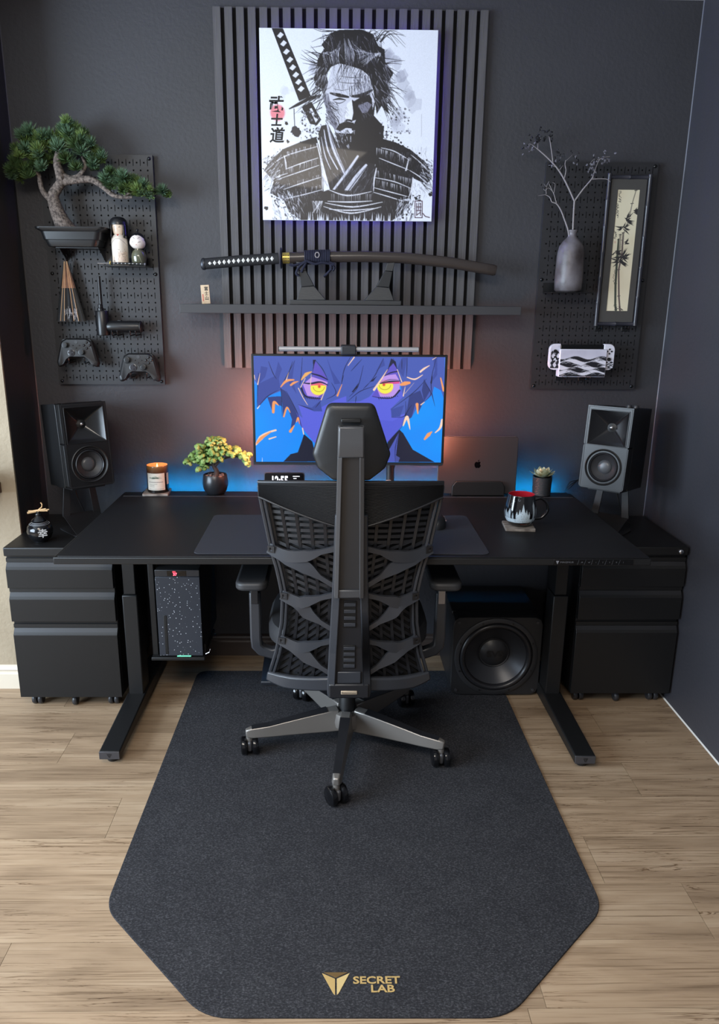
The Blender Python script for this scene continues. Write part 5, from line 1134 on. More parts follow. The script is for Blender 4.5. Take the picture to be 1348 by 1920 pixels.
MB().tube([(-.858, -.128, DZ+.006), (-.80, -.128, DZ+.006), (-.739, -.128, DZ+.004)], .0042, 10).build('hilt', BLACKER, mk, smooth=60)
for k in range(8): MB().ball((-.846+.0135*k, -.1325, DZ+.0065-.0002*k), (.002, .001, .0016), 8, 5).build('hilt_stud', mat('white_ray_skin', S(205, 203, 200), .6), mk)
MB().ball((-.737, -.128, DZ+.004), (.004, .005, .005), 10, 6).build('hilt_end', mat('tarnished_silver', S(150, 150, 160), .3, metal=.8), mk)

# ------------------------------------------------------------------ folded paper umbrella
um = thing('paper_umbrella', 'folded miniature paper umbrella with bamboo ribs hanging on the pegboard', 'umbrella', (-1.04, -.05, 1.385))
UX, UY, UZT, UZB = -1.040, -.060, 1.598, 1.386
def ucone(u, v, k=14):
    a = 2*PI*u; r = (.006+.047*v)*(1-.22*abs(math.sin(a*k/2))); return (UX+.003*v+r*math.cos(a), UY+r*.55*math.sin(a), UZT+(UZB-UZT)*v)
MB().grid(lambda u, v: ucone(u, v*.44), 56, 5).build('bare_top', mat('tan_oiled_paper', S(176, 128, 98), .6, vary=(50, S(150, 104, 80), 3)), um, smooth=60)
MB().grid(lambda u, v: ucone(u, .44+v*.56), 56, 6).build('black_canopy', mat('black_oiled_paper', S(20, 18, 20), .5, vary=(60, S(26, 24, 28), 3)), um, smooth=60)
for k in range(9):
    a = -PI*(.08+.84*k/8); q = [(UX+.003*v+(.008+.047*v)*math.cos(a), UY+(.008+.047*v)*.55*math.sin(a)-.0008, UZT+(UZB-UZT)*v) for v in (.0, .3, .6, .99)]
    MB().tube(q, .0011, 5).build('bamboo_rib', mat('bamboo_rib', S(198, 160, 120), .5) if k in (2, 3, 5, 6) else BLACKER, um, smooth=60)
b = MB(); rr = random.Random(9)
for k in range(34):
    a = -PI*rr.uniform(.30, .62); v = rr.uniform(.85, .97); v2 = v-rr.uniform(.03, .13)
    p = lambda a_, v_: Vector((UX+.003*v_+(.0085+.047*v_)*math.cos(a_), UY+(.0085+.047*v_)*.55*math.sin(a_)-.001, UZT+(UZB-UZT)*v_)); b.tube([p(a, v), p(a+rr.uniform(-.12, .12), v2)], .0006, 4)
b.build('painted_grass', mat('silver_ink', S(175, 175, 180), .5), um, kind='stuff')
MB().tube([(UX, UY, UZT-.004), (UX, UY, UZT+.010), (UX+.003, UY+.01, UZT+.022), (UX+.002, PEG_Y-.016, UZT+.024)], .0014, 6).build('hanging_loop', BLACKER, um)
MB().lathe([(.0, 0), (.006, 0), (.004, .012), (0, .013)], (UX, UY, UZT-.006), 12).build('cap', mat('dark_wood_cap', S(48, 34, 26), .4), um, smooth=50)
hk = thing('peg_hook', 'single black hook from which the paper umbrella hangs', 'hook', (UX, PEG_Y, 1.62))
MB().tube([(UX+.002, PEG_Y-.0005, 1.617), (UX+.002, -.05, 1.616), (UX+.002, -.060, 1.624)], .0022, 6).build('prong', HOOKM, hk)
MB().box(UX-.006, UX+.010, PEG_Y-.003, PEG_Y-.0003, 1.600, 1.628).build('plate', HOOKM, hk)

# ------------------------------------------------------------------ electric air duster
du = thing('air_duster', 'black handheld electric air duster with a long thin nozzle', 'air duster', (-.92, -.065, 1.336))
DB = mat('satin_black_duster', S(22, 22, 24), .34)
MB().lathe([(.020, 1.336), (.0235, 1.338), (.0245, 1.345), (.0245, 1.420), (.022, 1.425), (.010, 1.426)], (-.9205, -.068, 0), 28).build('motor_housing', DB, du, smooth=40)
MB().lathe([(.012, 1.426), (.012, 1.434), (.009, 1.436), (.009, 1.447), (.0065, 1.449)], (-.9245, -.068, 0), 18).build('nozzle_collar', DB, du, smooth=40)
MB().lathe([(.0065, 1.449), (.0055, 1.547), (.004, 1.548)], (-.9225, -.068, 0), 16).build('nozzle', DB, du, smooth=40)
MB().lathe([(.018, -.902), (.0205, -.895), (.0215, -.885), (.0215, -.788), (.0205, -.784), (.017, -.7835)], (0, -.068, 1.3685), 26, axis='x').build('handle', DB, du, smooth=40)
MB().lathe([(.0215, -.7833), (.0215, -.779), (.018, -.776), (0, -.7755)], (0, -.068, 1.3685), 26, axis='x').build('handle_cap', BLACKER, du, smooth=40)
MB().box(-.865, -.850, -.074, -.062, 1.388, 1.393).build('trigger', BLACKER, du, bev=.002)
peg_hook(-.875, 1.338, .062, .016, 'black double hook under the air duster handle, next to its motor housing', .010)
peg_hook(-.808, 1.338, .062, .016, 'black double hook under the end of the air duster handle', .010)

# ------------------------------------------------------------------ game controllers
CTM = mat('controller_shell', S(24, 24, 26), .42); CTB = mat('controller_black', S(14, 14, 16), .3)
def controller(cx, cz, label):
    t = thing('game_controller', label, 'game controller', (cx, -.075, cz-.05), 'game controllers hung on the pegboard')
    T = xform((cx, -.072, cz), 0, -.10)
    out = roundpoly([(-.040, .050), (.040, .050), (.058, .040), (.066, .012), (.079, -.040), (.073, -.056), (.060, -.053), (.046, -.030), (.030, -.020), (-.030, -.020), (-.046, -.030), (-.060, -.053), (-.073, -.056), (-.079, -.040), (-.066, .012), (-.058, .040)], .012, 4)
    c_ = (0, .004); n_ = len(out); vs = []
    for (yy, k) in ((.022, .78), (.018, .93), (.006, 1.0), (-.006, 1.0), (-.014, .965), (-.019, .87)):
        vs += [(c_[0]+(x-c_[0])*k, yy, c_[1]+(z-c_[1])*(k if k > .9 else k)) for x, z in out]
    fs = [(i*n_+j, i*n_+(j+1) % n_, (i+1)*n_+(j+1) % n_, (i+1)*n_+j) for i in range(5) for j in range(n_)]+[tuple(range(n_)), tuple(range(5*n_, 6*n_))]
    MB(T).add(vs, fs).build('shell', CTM, t, smooth=35)
    for s in (-1, 1): MB(T).prism(roundpoly([(s*.018, .047), (s*.050, .047), (s*.057, .038), (s*.018, .044)], .002), -.0145, .012).build('bumper', CTB, t, bev=.001)
    for (x, z) in ((-.040, .024), (.020, -.002)):
        st = MB(T).lathe([(.0145, -.0195), (.0145, -.016)], (x, 0, z), 20, axis='y').build('stick_well', CTB, t)
        MB(T).lathe([(.0075, -.0195), (.0075, -.026), (.0098, -.028), (.0098, -.031), (.0075, -.0315), (0, -.030)], (x, 0, z), 20, axis='y').build('thumb_stick', CTB, st, smooth=40)
    dp = MB(T).lathe([(.0135, -.0195), (.0135, -.0215), (.011, -.0222), (0, -.0205)], (-.020, 0, -.003), 20, axis='y').build('direction_pad', mat('gloss_dark_pad', S(52, 52, 56), .18), t, smooth=40)
    MB(T).box(-.023, -.017, -.0245, -.021, -.013, .007).box(-.030, -.010, -.0244, -.021, -.006, 0).build('pad_cross', mat('gloss_dark_pad', S(52, 52, 56), .18), dp)
    for (dx, dz) in ((0, .0105), (0, -.0105), (.0105, 0), (-.0105, 0)):
        MB(T).ball((.039+dx, -.0192, .024+dz), (.0048, .004, .0048), 12, 6).build('face_button', mat('gloss_button', S(30, 30, 33), .12), t, smooth=80)
    for (dx, dz) in ((-.012, .023), (.012, .023), (0, .014)): MB(T).ball((dx, -.0190, dz), (.003, .0018, .0024), 10, 5).build('menu_button', CTB, t, smooth=80)
    MB(T).lathe([(.0065, -.0202), (.0065, -.019)], (0, 0, .036), 18, axis='y').build('home_button', mat('dim_button', S(46, 46, 49), .4), t)
    return t
controller(-1.0195, 1.275, 'black game controller on the pegboard below the paper umbrella')
controller(-.793, 1.222, 'black game controller at the lowest corner of the pegboard, under the air duster')
peg_hook(-1.061, 1.236, .068, .018, 'black double hook holding the controller below the umbrella, at its outer grip', .009)
peg_hook(-.984, 1.236, .068, .018, 'black double hook holding the controller below the umbrella, at its inner grip', .009)
peg_hook(-.835, 1.183, .068, .018, 'black double hook holding the lowest controller, at its inner grip', .009)
peg_hook(-.756, 1.183, .068, .018, 'black double hook holding the lowest controller, near the pegboard edge', .009)

# ------------------------------------------------------------------ vase with dry branches
ps3 = thing('peg_shelf', 'small black steel pegboard shelf carrying the vase', 'shelf', (.80, -.08, 1.495), 'small steel pegboard shelves')
VZ = 1.503
MB().box(.725, .880, -.145, PEG_Y-.0003, VZ-.003, VZ).build('shelf_plate', HOOKM, ps3, bev=.0008)
MB().box(.725, .880, PEG_Y-.003, PEG_Y-.0003, VZ, VZ+.035).build('shelf_back', HOOKM, ps3)
va = thing('vase', 'stone-grey bottle vase with brown and blue smudged glaze', 'vase', (.80, -.09, VZ))
VM = mat('mottled_grey_glaze', S(110, 106, 111), .42, vary=(14, S(62, 55, 55), 5), bump=(60, .15))
MB().lathe([(.030, 0), (.043, .001), (.0485, .008), (.0505, .04), (.050, .09), (.0475, .135), (.043, .160), (.031, .178), (.0185, .190), (.0145, .197), (.0145, .206), (.018, .212), (.0185, .215), (.0155, .216), (.012, .212), (.012, .17), (0, .16)], (.800, -.087, VZ+.0003), 40).build('vase_body', VM, va, smooth=60)
TW = mat('pale_grey_twig', S(138, 132, 134), .7, bump=(200, .5)); LFK = mat('dry_black_leaf', S(26, 25, 30), .75); LFG = mat('dry_grey_leaf', S(92, 90, 98), .7)
rr = random.Random(21)
def leafs(parent, c, n, sp, m):
    for k in range(n):
        p = Vector((c[0]+rr.gauss(0, sp), c[1]+rr.gauss(0, sp*.6), c[2]+rr.gauss(0, sp))); L_ = rr.uniform(.008, .014); a = Vector((rr.uniform(-1, 1), rr.uniform(-.6, .6), rr.uniform(-1, 1))).normalized(); s_ = a.cross(Vector((rr.uniform(-.4, .4), -1, rr.uniform(-.4, .4)))).normalized(); nn = a.cross(s_).normalized()
        b = MB(); w_ = L_*.42
        b.add([p, p+a*L_*.4+s_*w_+nn*.003, p+a*L_+nn*.004, p+a*L_*.4-s_*w_+nn*.003, p+a*L_*.5], [(0, 1, 4), (1, 2, 4), (2, 3, 4), (3, 0, 4)]); b.build('leaf', m, parent, recalc=False)
VB = lambda x, z, dy=0: (x, -.092+dy, z)
br1 = thing('dry_branch', 'forked pale dry branch with dark withered leaves in the vase', 'branch', (.80, -.09, 1.70), 'dry branches in the vase')
def twig(parent, pts, rad, name='twig'): return limb(pts, rad, 4, name, TW, parent, 6)
twig(br1, [VB(.7985, 1.675), VB(.799, 1.72), VB(.797, 1.77), VB(.796, 1.817)], [.0032, .0034, .0033, .0034], 'stem')
twig(br1, [VB(.796, 1.815), VB(.775, 1.852), VB(.754, 1.886), VB(.733, 1.914), VB(.710, 1.938), VB(.668, 1.972), VB(.630, 1.998)], [.0032, .003, .003, .0028, .0025, .0022, .0012], 'stem')
twig(br1, [VB(.796, 1.815), VB(.822, 1.853), VB(.851, 1.889), VB(.856, 1.905)], [.0032, .0028, .0024, .0012], 'stem')
for pts, r0 in (([(.850, 1.888), (.875, 1.890), (.905, 1.889), (.918, 1.880)], .002), ([(.856, 1.903), (.862, 1.925), (.875, 1.955), (.908, 1.963)], .0016), ([(.872, 1.952), (.852, 1.952), (.838, 1.936)], .001), ([(.753, 1.888), (.757, 1.915), (.752, 1.935), (.753, 1.95)], .002), ([(.752, 1.945), (.775, 1.966)], .0008), ([(.709, 1.939), (.703, 1.968), (.694, 2.005), (.688, 2.025)], .002), ([(.652, 1.984), (.652, 2.008), (.664, 2.025)], .0014), ([(.732, 1.915), (.745, 1.932)], .0015), ([(.722, 1.926), (.70, 1.934)], .001), ([(.632, 1.997), (.62, 2.0), (.612, 1.985)], .001), ([(.64, 1.993), (.625, 1.975)], .001)):
    twig(br1, [VB(*p) for p in pts], [r0]+[r0*.8]*(len(pts)-2)+[r0*.4])
for (x, z, n, sp, m) in ((.668, 2.035, 12, .013, LFK), (.644, 2.012, 14, .012, LFK), (.675, 2.012, 9, .012, LFK), (.694, 2.032, 6, .008, LFK), (.632, 1.995, 8, .010, LFG), (.618, 1.988, 5, .010, LFG), (.727, 1.968, 9, .010, LFK), (.724, 1.950, 5, .010, LFG), (.742, 1.945, 4, .010, LFK), (.790, 1.964, 8, .010, LFK), (.785, 1.950, 3, .008, LFG), (.852, 1.918, 16, .010, LFG), (.848, 1.945, 8, .010, LFG), (.890, 1.965, 12, .010, LFG), (.892, 1.942, 6, .008, LFG), (.855, 1.965, 3, .008, LFK), (.708, 1.940, 3, .006, LFK), (.606, 2.004, 2, .006, LFK)):
    leafs(br1, VB(x, z), n, sp, m)
br2 = thing('dry_branch', 'thin pale side twig with a tangle of fine shoots in the vase', 'branch', (.79, -.09, 1.70), 'dry branches in the vase')
twig(br2, [VB(.790, 1.680), VB(.782, 1.717), VB(.765, 1.755), VB(.750, 1.785), VB(.733, 1.806), VB(.716, 1.812), VB(.706, 1.828), VB(.690, 1.836)], [.0028, .003, .0028, .0026, .0024, .0018, .0016, .001], 'stem')
for pts, r0 in (([(.733, 1.806), (.722, 1.835), (.712, 1.852), (.700, 1.872)], .0016), ([(.720, 1.84), (.722, 1.87), (.712, 1.876)], .001), ([(.690, 1.836), (.664, 1.832)], .001), ([(.693, 1.838), (.692, 1.862), (.700, 1.88)], .0012), ([(.692, 1.86), (.682, 1.872)], .0008), ([(.712, 1.85), (.700, 1.858), (.690, 1.853)], .0009), ([(.693, 1.848), (.684, 1.852), (.682, 1.862)], .0008)):
    twig(br2, [VB(*p) for p in pts], [r0]+[r0*.8]*(len(pts)-2)+[r0*.5])
leafs(br2, VB(.688, 1.858), 4, .007, LFK)

# ------------------------------------------------------------------ framed bamboo picture
FX0, FX1, FZ0, FZ1, FY = .9285, 1.0765, 1.387, 1.909, -.046
fp = thing('framed_picture', 'narrow upright ink painting of bamboo in a black bamboo-cane frame', 'picture', (1.0025, -.03, FZ0))
MB().box(FX0+.008, FX1-.008, FY, FY+.010, FZ0+.008, FZ1-.008).build('backing', BLACKER, fp)
MB().ring([(FX0+.010, FZ0+.010), (FX1-.010, FZ0+.010), (FX1-.010, FZ1-.010), (FX0+.010, FZ1-.010)], [(.9640, 1.438), (1.0435, 1.438), (1.0435, 1.861), (.9640, 1.861)], FY-.002, FY, 'xz').build('mount_card', mat('dark_grey_mount', S(66, 64, 62), .7), fp)
CANE = mat('black_bamboo_cane', S(46, 46, 54), .28)
def cane(p0, p1, nodes):
    p0, p1 = Vector(p0), Vector(p1); pts = []; rad = []
    for k in range(nodes):
        a, c = k/nodes, (k+1)/nodes
        for t, r in ((a, .0082), (a+.012, .0072), ((a+c)/2, .0068), (c-.012, .0074), (c-.003, .0084)): pts.append(p0.lerp(p1, t)); rad.append(r)
    pts.append(p1); rad.append(.0078); MB().tube(pts, rad, 12, up=(0, 1, 0)).build('frame_cane', CANE, fp, smooth=50)
cane((FX0, FY-.003, FZ0-.004), (FX0, FY-.003, FZ1+.006), 6); cane((FX1, FY-.003, FZ0-.002), (FX1, FY-.003, FZ1+.004), 5)
cane((FX0-.002, FY-.001, FZ0+.004), (FX1+.002, FY-.001, FZ0+.004), 2); cane((FX0-.002, FY-.001, FZ1-.006), (FX1+.002, FY-.001, FZ1-.006), 2)
def bmap(x, y):
    t = (y-312)/1288.; xl = 262-95*t; xr = 493-103*t; return (x-xl)/(xr-xl), t
cv = Canvas(80, 420, (214, 205, 178), bmap); r4 = random.Random(8)
for k in range(12): cv.blob((r4.uniform(170, 480), r4.uniform(320, 1600)), .35, r4.choice([(222, 212, 186), (204, 190, 160), (210, 196, 170)]), .5, 1)
BK = (40, 38, 40); MG = (118, 112, 100)
def stalk(pts, w_, c):
    for a, d in zip(pts[:-1], pts[1:]): cv.line([a, d], w_, c); cv.line([(d[0]-14, d[1]), (d[0]+12, d[1]-3)], .03, BK)
stalk([(270, 1590), (262, 1535), (260, 1300), (272, 1010), (285, 830)], .10, (62, 68, 58)); stalk([(312, 1595), (298, 1435), (290, 1150), (320, 980), (330, 760)], .075, (92, 78, 76)); stalk([(330, 780), (390, 590), (415, 455), (452, 320)], .04, MG); stalk([(295, 1000), (300, 780)], .09, (150, 142, 124))
for k in range(30): y_ = r4.uniform(780, 1050); cv.line([(r4.uniform(285, 345), y_), (r4.uniform(285, 345), y_+r4.uniform(10, 30))], .012, MG)
for (x, y, n, l) in ((440, 530, 9, 80), (350, 620, 12, 100), (330, 700, 10, 90), (320, 1010, 14, 110), (300, 1050, 14, 110), (260, 960, 6, 70), (350, 860, 5, 70)):
    for k in range(n):
        a = r4.choice([r4.uniform(-1.2, -.3), r4.uniform(.1, .9), r4.uniform(2.3, 3.4) if x < 340 else r4.uniform(-.8, .6)]); L_ = l*r4.uniform(.6, 1.1); x1_, y1_ = x+L_*math.cos(a), y+L_*math.sin(a)
        cv.line([(x+r4.uniform(-12, 12), y+r4.uniform(-20, 20)), ((x+x1_)/2, (y+y1_)/2+5), (x1_, y1_)], [.015, .060, .004], BK)
for (x, y0_, y1_) in ((285, 330, 440), (262, 460, 600), (245, 740, 820)):
    y_ = y0_
    while y_ < y1_: cv.line([(x+r4.uniform(-14, 14), y_), (x+r4.uniform(-14, 14), y_+r4.uniform(-4, 12))], .022, BK); y_ += 9
for k in range(8): cv.line([(225+r4.uniform(-10, 40), 1130+20*k), (240+r4.uniform(-10, 20), 1150+20*k)], .014, BK)
for k in range(7): cv.line([(r4.uniform(225, 360), 1590), (r4.uniform(225, 360), 1545)], [.02, .005], BK)
cv.splat((247, 855), .06, (196, 150, 130), r4, a=.5)
print_grid(cv, lambda u, v: (.964+.0795*u, FY-.0008, 1.861-.423*v), 'ink_painting', print_mat('rice_paper_ink', .7), fp)
peg_hook(.946, 1.374, .030, .008, 'short black double hook under the frame of the bamboo picture, on the vase side', .006)
peg_hook(1.048, 1.374, .030, .008, 'short black double hook under the frame of the bamboo picture, on the wall side', .006)

# ------------------------------------------------------------------ handheld console in its dock
gc = thing('handheld_console', 'white and black handheld game console with wave pattern in its dock', 'game console', (.872, -.07, 1.196))
CWH = mat('white_console_plastic', S(214, 212, 224), .35)
def wave_canvas(w_, h_, seed, dense):
    c = Canvas(w_, h_, (205, 205, 220)); q = random.Random(seed)
    for k in range(6): c.blob((q.random(), q.random()*.4), .2, (168, 168, 186), .6, 1)
    for j in range(7):                       # plain rolling swells, one behind the other
        y_ = .30+.10*j; ph = q.uniform(0, 6); pts = [(x/20., y_+.06*math.sin(x*.55+ph)) for x in range(21)]
        c.poly(pts+[(1, 1), (0, 1)], (30, 30, 36) if j % 2 == 0 else (210, 210, 222))
        for k in range(dense): x_ = q.random(); yb = y_+.06*math.sin(x_*11+ph); c.curve([(x_-.05, yb+.08), (x_, yb+.03), (x_+.06, yb+.07)], [.002, .008, .002], (225, 226, 236) if j % 2 == 0 else (44, 44, 52))
    return c
CY = -.098
MB().box(.788, .966, CY+.0004, -.060, 1.196, 1.299).build('dock', CWH, gc, bev=.003)
print_grid(wave_canvas(110, 62, 4, 7), lambda u, v: (.7905+.173*u, CY-.0004, 1.2965-.098*v), 'dock_print', print_mat('console_print', .35), gc)
MB().box(.792, .955, -.087, -.074, 1.225, 1.315).build('tablet', mat('gloss_black_panel', S(8, 8, 9), .2), gc, bev=.002)
for s, x0, x1 in ((-1, .750, .7915), (1, .9555, .997)):
    out = rrect(x0, x1, 1.2215, 1.318, (.022, .002, .002, .022) if s < 0 else (.002, .022, .022, .002), 6)
    g = MB().prism(out, -.090, -.072).build('grip_pad', CWH, gc, bev=.003)
    print_grid(wave_canvas(26, 60, 6+s, 4), lambda u, v, x0=x0, x1=x1: (x0+.006+(x1-x0-.009)*u, -.0904, (1.312 if s < 0 else 1.262)-(.084 if s < 0 else .034)*v), 'grip_print', print_mat('console_print', .35), g)
    MB().lathe([(.0065, -.0945), (.0065, -.090)], ((x0+x1)/2, 0, 1.291 if s < 0 else 1.262), 16, axis='y').build('thumb_stick', BLACKER, g)
    for (dx, dz) in ((0, .008), (0, -.008), (.008, 0), (-.008, 0)): MB().lathe([(.0032, -.0918), (.0032, -.090)], ((x0+x1)/2+dx, 0, (1.262 if s < 0 else 1.291)+dz), 12, axis='y').build('button', BLACKER, g)
peg_hook(.812, 1.1875, .080, .010, 'black double hook under the console dock, on the slat panel side', .008)
peg_hook(.902, 1.1875, .080, .010, 'black double hook under the console dock, on the wall corner side', .008)
# ------------------------------------------------------------------ speakers on angled stands
def speaker(c, yaw, tilt, label, side):
    T = Matrix.Translation(c) @ Matrix.Rotation(yaw, 4, 'Z') @ Matrix.Rotation(tilt, 4, 'X'); w_, d_, h_ = .163, .2245, .299; f = -d_/2
    t = thing('bookshelf_speaker', label, 'speaker', (c[0], c[1], c[2]-h_/2), 'bookshelf speakers')
    BAF = mat('black_speaker_baffle', S(16, 16, 18), .36)
    CABK = mat('black_speaker_cabinet', S(13, 13, 14), .4)
    q = .068; cz = -.0685; hw, hh = w_/2, h_/2
    def front(r, y0, y1):
        g = holed([(-hw, -hh), (hw, -hh), (hw, .011), (-hw, .011)], r, y0, y1, T, (0, cz), 56)
        return g.box(-hw, -q, y0, y1, .011, hh).box(q, hw, y0, y1, .011, hh).box(-q, q, y0, y1, .1345, hh)
    front(.052, f+.012, f+.055).box(-hw, hw, f+.055, -f, -hh, hh).build('cabinet', CABK, t, bev=.002)
    front(.054, f, f+.0118).build('baffle', BAF, t)
    MB(T).ring([(-q-.003, .008), (q+.003, .008), (q+.003, .1375), (-q-.003, .1375)], [(-q, .011), (q, .011), (q, .1345), (-q, .1345)], f-.002, f, 'xz').build('horn_frame', BAF, t, bev=.0008)
    MB(T).ring([(-w_/2+.003, -h_/2+.003), (w_/2-.003, -h_/2+.003), (w_/2-.003, h_/2-.003), (-w_/2+.003, h_/2-.003)], [(-w_/2+.0055, -h_/2+.0055), (w_/2-.0055, -h_/2+.0055), (w_/2-.0055, h_/2-.0055), (-w_/2+.0055, h_/2-.0055)], f-.0012, f, 'xz').build('baffle_edge', BLACK, t)
    b = MB(T); rings = []
    for k in range(7):     # tapering square horn throat, modelled as a shallow dish
        s_ = k/6; hw = q*(1-s_)+.012*s_; hz0, hz1 = .011*(1-s_)+.062*s_, .1345*(1-s_)+.086*s_; rings.append([(x, f-.0016+.046*(s_**.8), z) for x, z in rrect(-hw, hw, hz0, hz1, .002+.010*s_, 3)])
    n_ = len(rings[0]); b.add([v for r_ in rings for v in r_], [(i*n_+j, i*n_+(j+1) % n_, (i+1)*n_+(j+1) % n_, (i+1)*n_+j) for i in range(6) for j in range(n_)])
    hn = b.build('horn', mat('satin_black_horn', S(24, 24, 26), .22), t, smooth=30, recalc=False)
    MB(T).lathe([(.0165, f+.046), (.0165, f+.042), (.012, f+.041), (.006, f+.0385), (0, f+.037)], (0, 0, .074), 20, axis='y').build('tweeter', BLACKER, hn, smooth=50)
    MB(T).lathe([(.0055, f+.039), (.0055, f+.035), (.0025, f+.033), (0, f+.0326)], (0, 0, .074), 14, axis='y').build('phase_plug', CHROME, hn, smooth=50)
    MB(T).lathe([(.0665, f+.001), (.0665, f-.0025), (.064, f-.004), (.0545, f+.004), (.053, f+.010)], (0, 0, cz), 48, axis='y', caps=False).build('woofer_trim', BLACKER, t, smooth=40)
    MB(T).lathe([(.0535, f+.006), (.0515, f-.0005), (.049, f-.002), (.0465, f+.0005), (.045, f+.007)], (0, 0, cz), 48, axis='y', caps=False).build('woofer_surround', mat('rubber_surround', S(32, 32, 35), .32), t, smooth=60)
    wc = MB(T).lathe([(.0455, f+.005), (.034, f+.014), (.020, f+.021)], (0, 0, cz), 48, axis='y', caps=False).build('woofer_cone', mat('matte_cone', S(40, 40, 43), .5), t, smooth=60)
    MB(T).lathe([(.0255, f+.0185), (.024, f+.0145), (.014, f+.0115), (0, f+.0105)], (0, 0, cz), 30, axis='y').build('dust_cap', mat('grey_dust_cap', S(70, 72, 76), .35), wc, smooth=60)
    if side > 0:
        for k in range(2): MB(T).lathe([(.010, h_/2), (.010, h_/2+.008), (.0085, h_/2+.010)], (.035+.025*k, -.02, 0), 18).build('control_knob', STEEL_LT, t, smooth=40)
    # stand: bent steel sheet, top plate follows the tilt, open base
    st = thing('speaker_stand', 'black bent-steel speaker stand on the filing cabinet, '+('beside the incense jar' if side < 0 else 'beside the bare side wall'), 'speaker stand', (c[0], c[1], CZ), 'bent steel speaker stands')
    T2 = Matrix.Translation((c[0], c[1], 0)) @ Matrix.Rotation(yaw, 4, 'Z')
    bot = T @ Vector((0, 0, -h_/2)); zt = bot.z; tl = math.tan(tilt)
    hz = lambda y: zt-.0035-.003+(y)*math.tan(tilt)
    PLt = [( -.085, hz(-.085)), (.085, hz(.085)), (.085, hz(.085)-.004), (-.085, hz(-.085)-.004)]
    MB(T2).prism([(y, z-.001) for y, z in PLt], -.06, .06, 'yz').build('top_plate', BLACK, st)
    for s_ in (-1, 1): MB(T2).hexa([(s_*.058-.014, .016, CZ+.050), (s_*.058+.014, .016, CZ+.050), (s_*.058+.014, .024, CZ+.054), (s_*.058-.014, .024, CZ+.054), (s_*.046-.012, .020, hz(.02)-.004), (s_*.046+.012, .020, hz(.02)-.004), (s_*.046+.012, .026, hz(.026)-.004), (s_*.046-.012, .026, hz(.026)-.004)]).build('side_post', BLACK, st, bev=.001)
    MB(T2).hexa([(-.06, -.095, CZ+.0005), (.06, -.095, CZ+.0005), (.06, -.085, CZ+.0005), (-.06, -.085, CZ+.0005), (-.07, .016, CZ+.052), (.07, .016, CZ+.052), (.07, .028, CZ+.056), (-.07, .028, CZ+.056)]).build('sloping_web', BLACK, st, bev=.001)
    out = roundpoly([(-.07, -.11), (.07, -.11), (.085, .05), (-.085, .05)], .03)
    MB(T2).prism(out, CZ+.0003, CZ+.005, 'xy').build('base_plate', BLACK, st, bev=.001)
    MB(T2).tube(spline([(.01, .05, zt+.06), (.0, .075, zt-.03), (.03, .08, CZ+.04), (.06, .09, CZ+.012)], 6), .0025, 6).build('cable', BLACKER, st, smooth=60)
    return t
speaker(Vector((-1.004, -.218, .953)), .643, -.111, 'black bookshelf speaker beside the beige wall, above the incense jar', -1)
speaker(Vector((.988, -.219, .950)), -.663, -.103, 'black bookshelf speaker beside the bare side wall with two knobs on top', 1)
cw_ = MB()
for k in range(3): cw_.tube(spline([(.985+.004*k, -.045-.008*k, .845), (.93, -.03-.006*k, .79), (.885, -.05, .752+.012*k), (.87, -.045, .74), (.86, -.035, .72)], 5), .0018, 6)
tag(cw_.build('speaker_cable', BLACKER, None, smooth=60), 'bundle of thin black cables behind the desk corner near the speaker', 'cable')

# ------------------------------------------------------------------ incense jar
ij = thing('incense_jar', 'round glossy black jar with a white character and wooden sticks tied on its lid', 'jar', (-1.108, -.392, CZ))
JC = (-1.106, -.388, CZ+.0003); JM = mat('gloss_black_ceramic', S(18, 19, 22), .12)
MB().lathe([(.022, 0), (.024, .002), (.024, .004), (.036, .014), (.043, .030), (.0445, .042), (.041, .058), (.030, .070), (.026, .073), (.027, .076), (.020, .078)], JC, 36).build('pot', JM, ij, smooth=50)
MB().lathe([(.0245, .0765), (.026, .079), (.022, .084), (.014, .090), (.009, .095), (.011, .1), (.009, .104), (0, .105)], JC, 28).build('lid', JM, ij, smooth=50)
for k in range(3):
    r_ = .034-.004*k; z_ = JC[2]+.0665+.0032*k; MB().tube([(JC[0]+r_*math.cos(2*PI*q/28), JC[1]+r_*math.sin(2*PI*q/28), z_) for q in range(28)], .0007, 5, closed=True).build('painted_ring', mat('white_glaze_line', S(165, 168, 175), .3), ij)
Tj = Matrix.Translation(JC) @ Matrix.Rotation(.55, 4, 'Z')
lo = letters('幸', Tj @ facing(0, -.0447, .038), .034, mat('white_glaze', S(200, 202, 205), .4), ij, name='painted_character', bold=.0006)
STK = mat('pale_incense_wood', S(205, 170, 125), .6)
for (p0, p1) in (((-.036, -.005, .108), (.038, .004, .117)), ((-.034, 0, .112), (.034, .0, .113)), ((-.030, .004, .110), (.030, -.004, .121)), ((-.037, -.003, .104), (-.004, 0, .110))):
    MB().tube([Vector(JC)+Vector(p0), Vector(JC)+Vector(p1)], .0022, 6).build('stick', STK, ij)
MB().tube(spline([Vector(JC)+Vector(p) for p in ((0, 0, .105), (.004, 0, .118), (.014, 0, .126), (.016, 0, .137), (.012, 0, .143))], 4), .0022, 6).build('curl_twig', STK, ij, smooth=60)
MB().tube([Vector(JC)+Vector((.005*math.cos(a), .006*math.sin(a), .111+.004*math.sin(a))) for a in [2*PI*q/12 for q in range(12)]], .002, 6, closed=True).build('string_tie', BLACKER, ij)

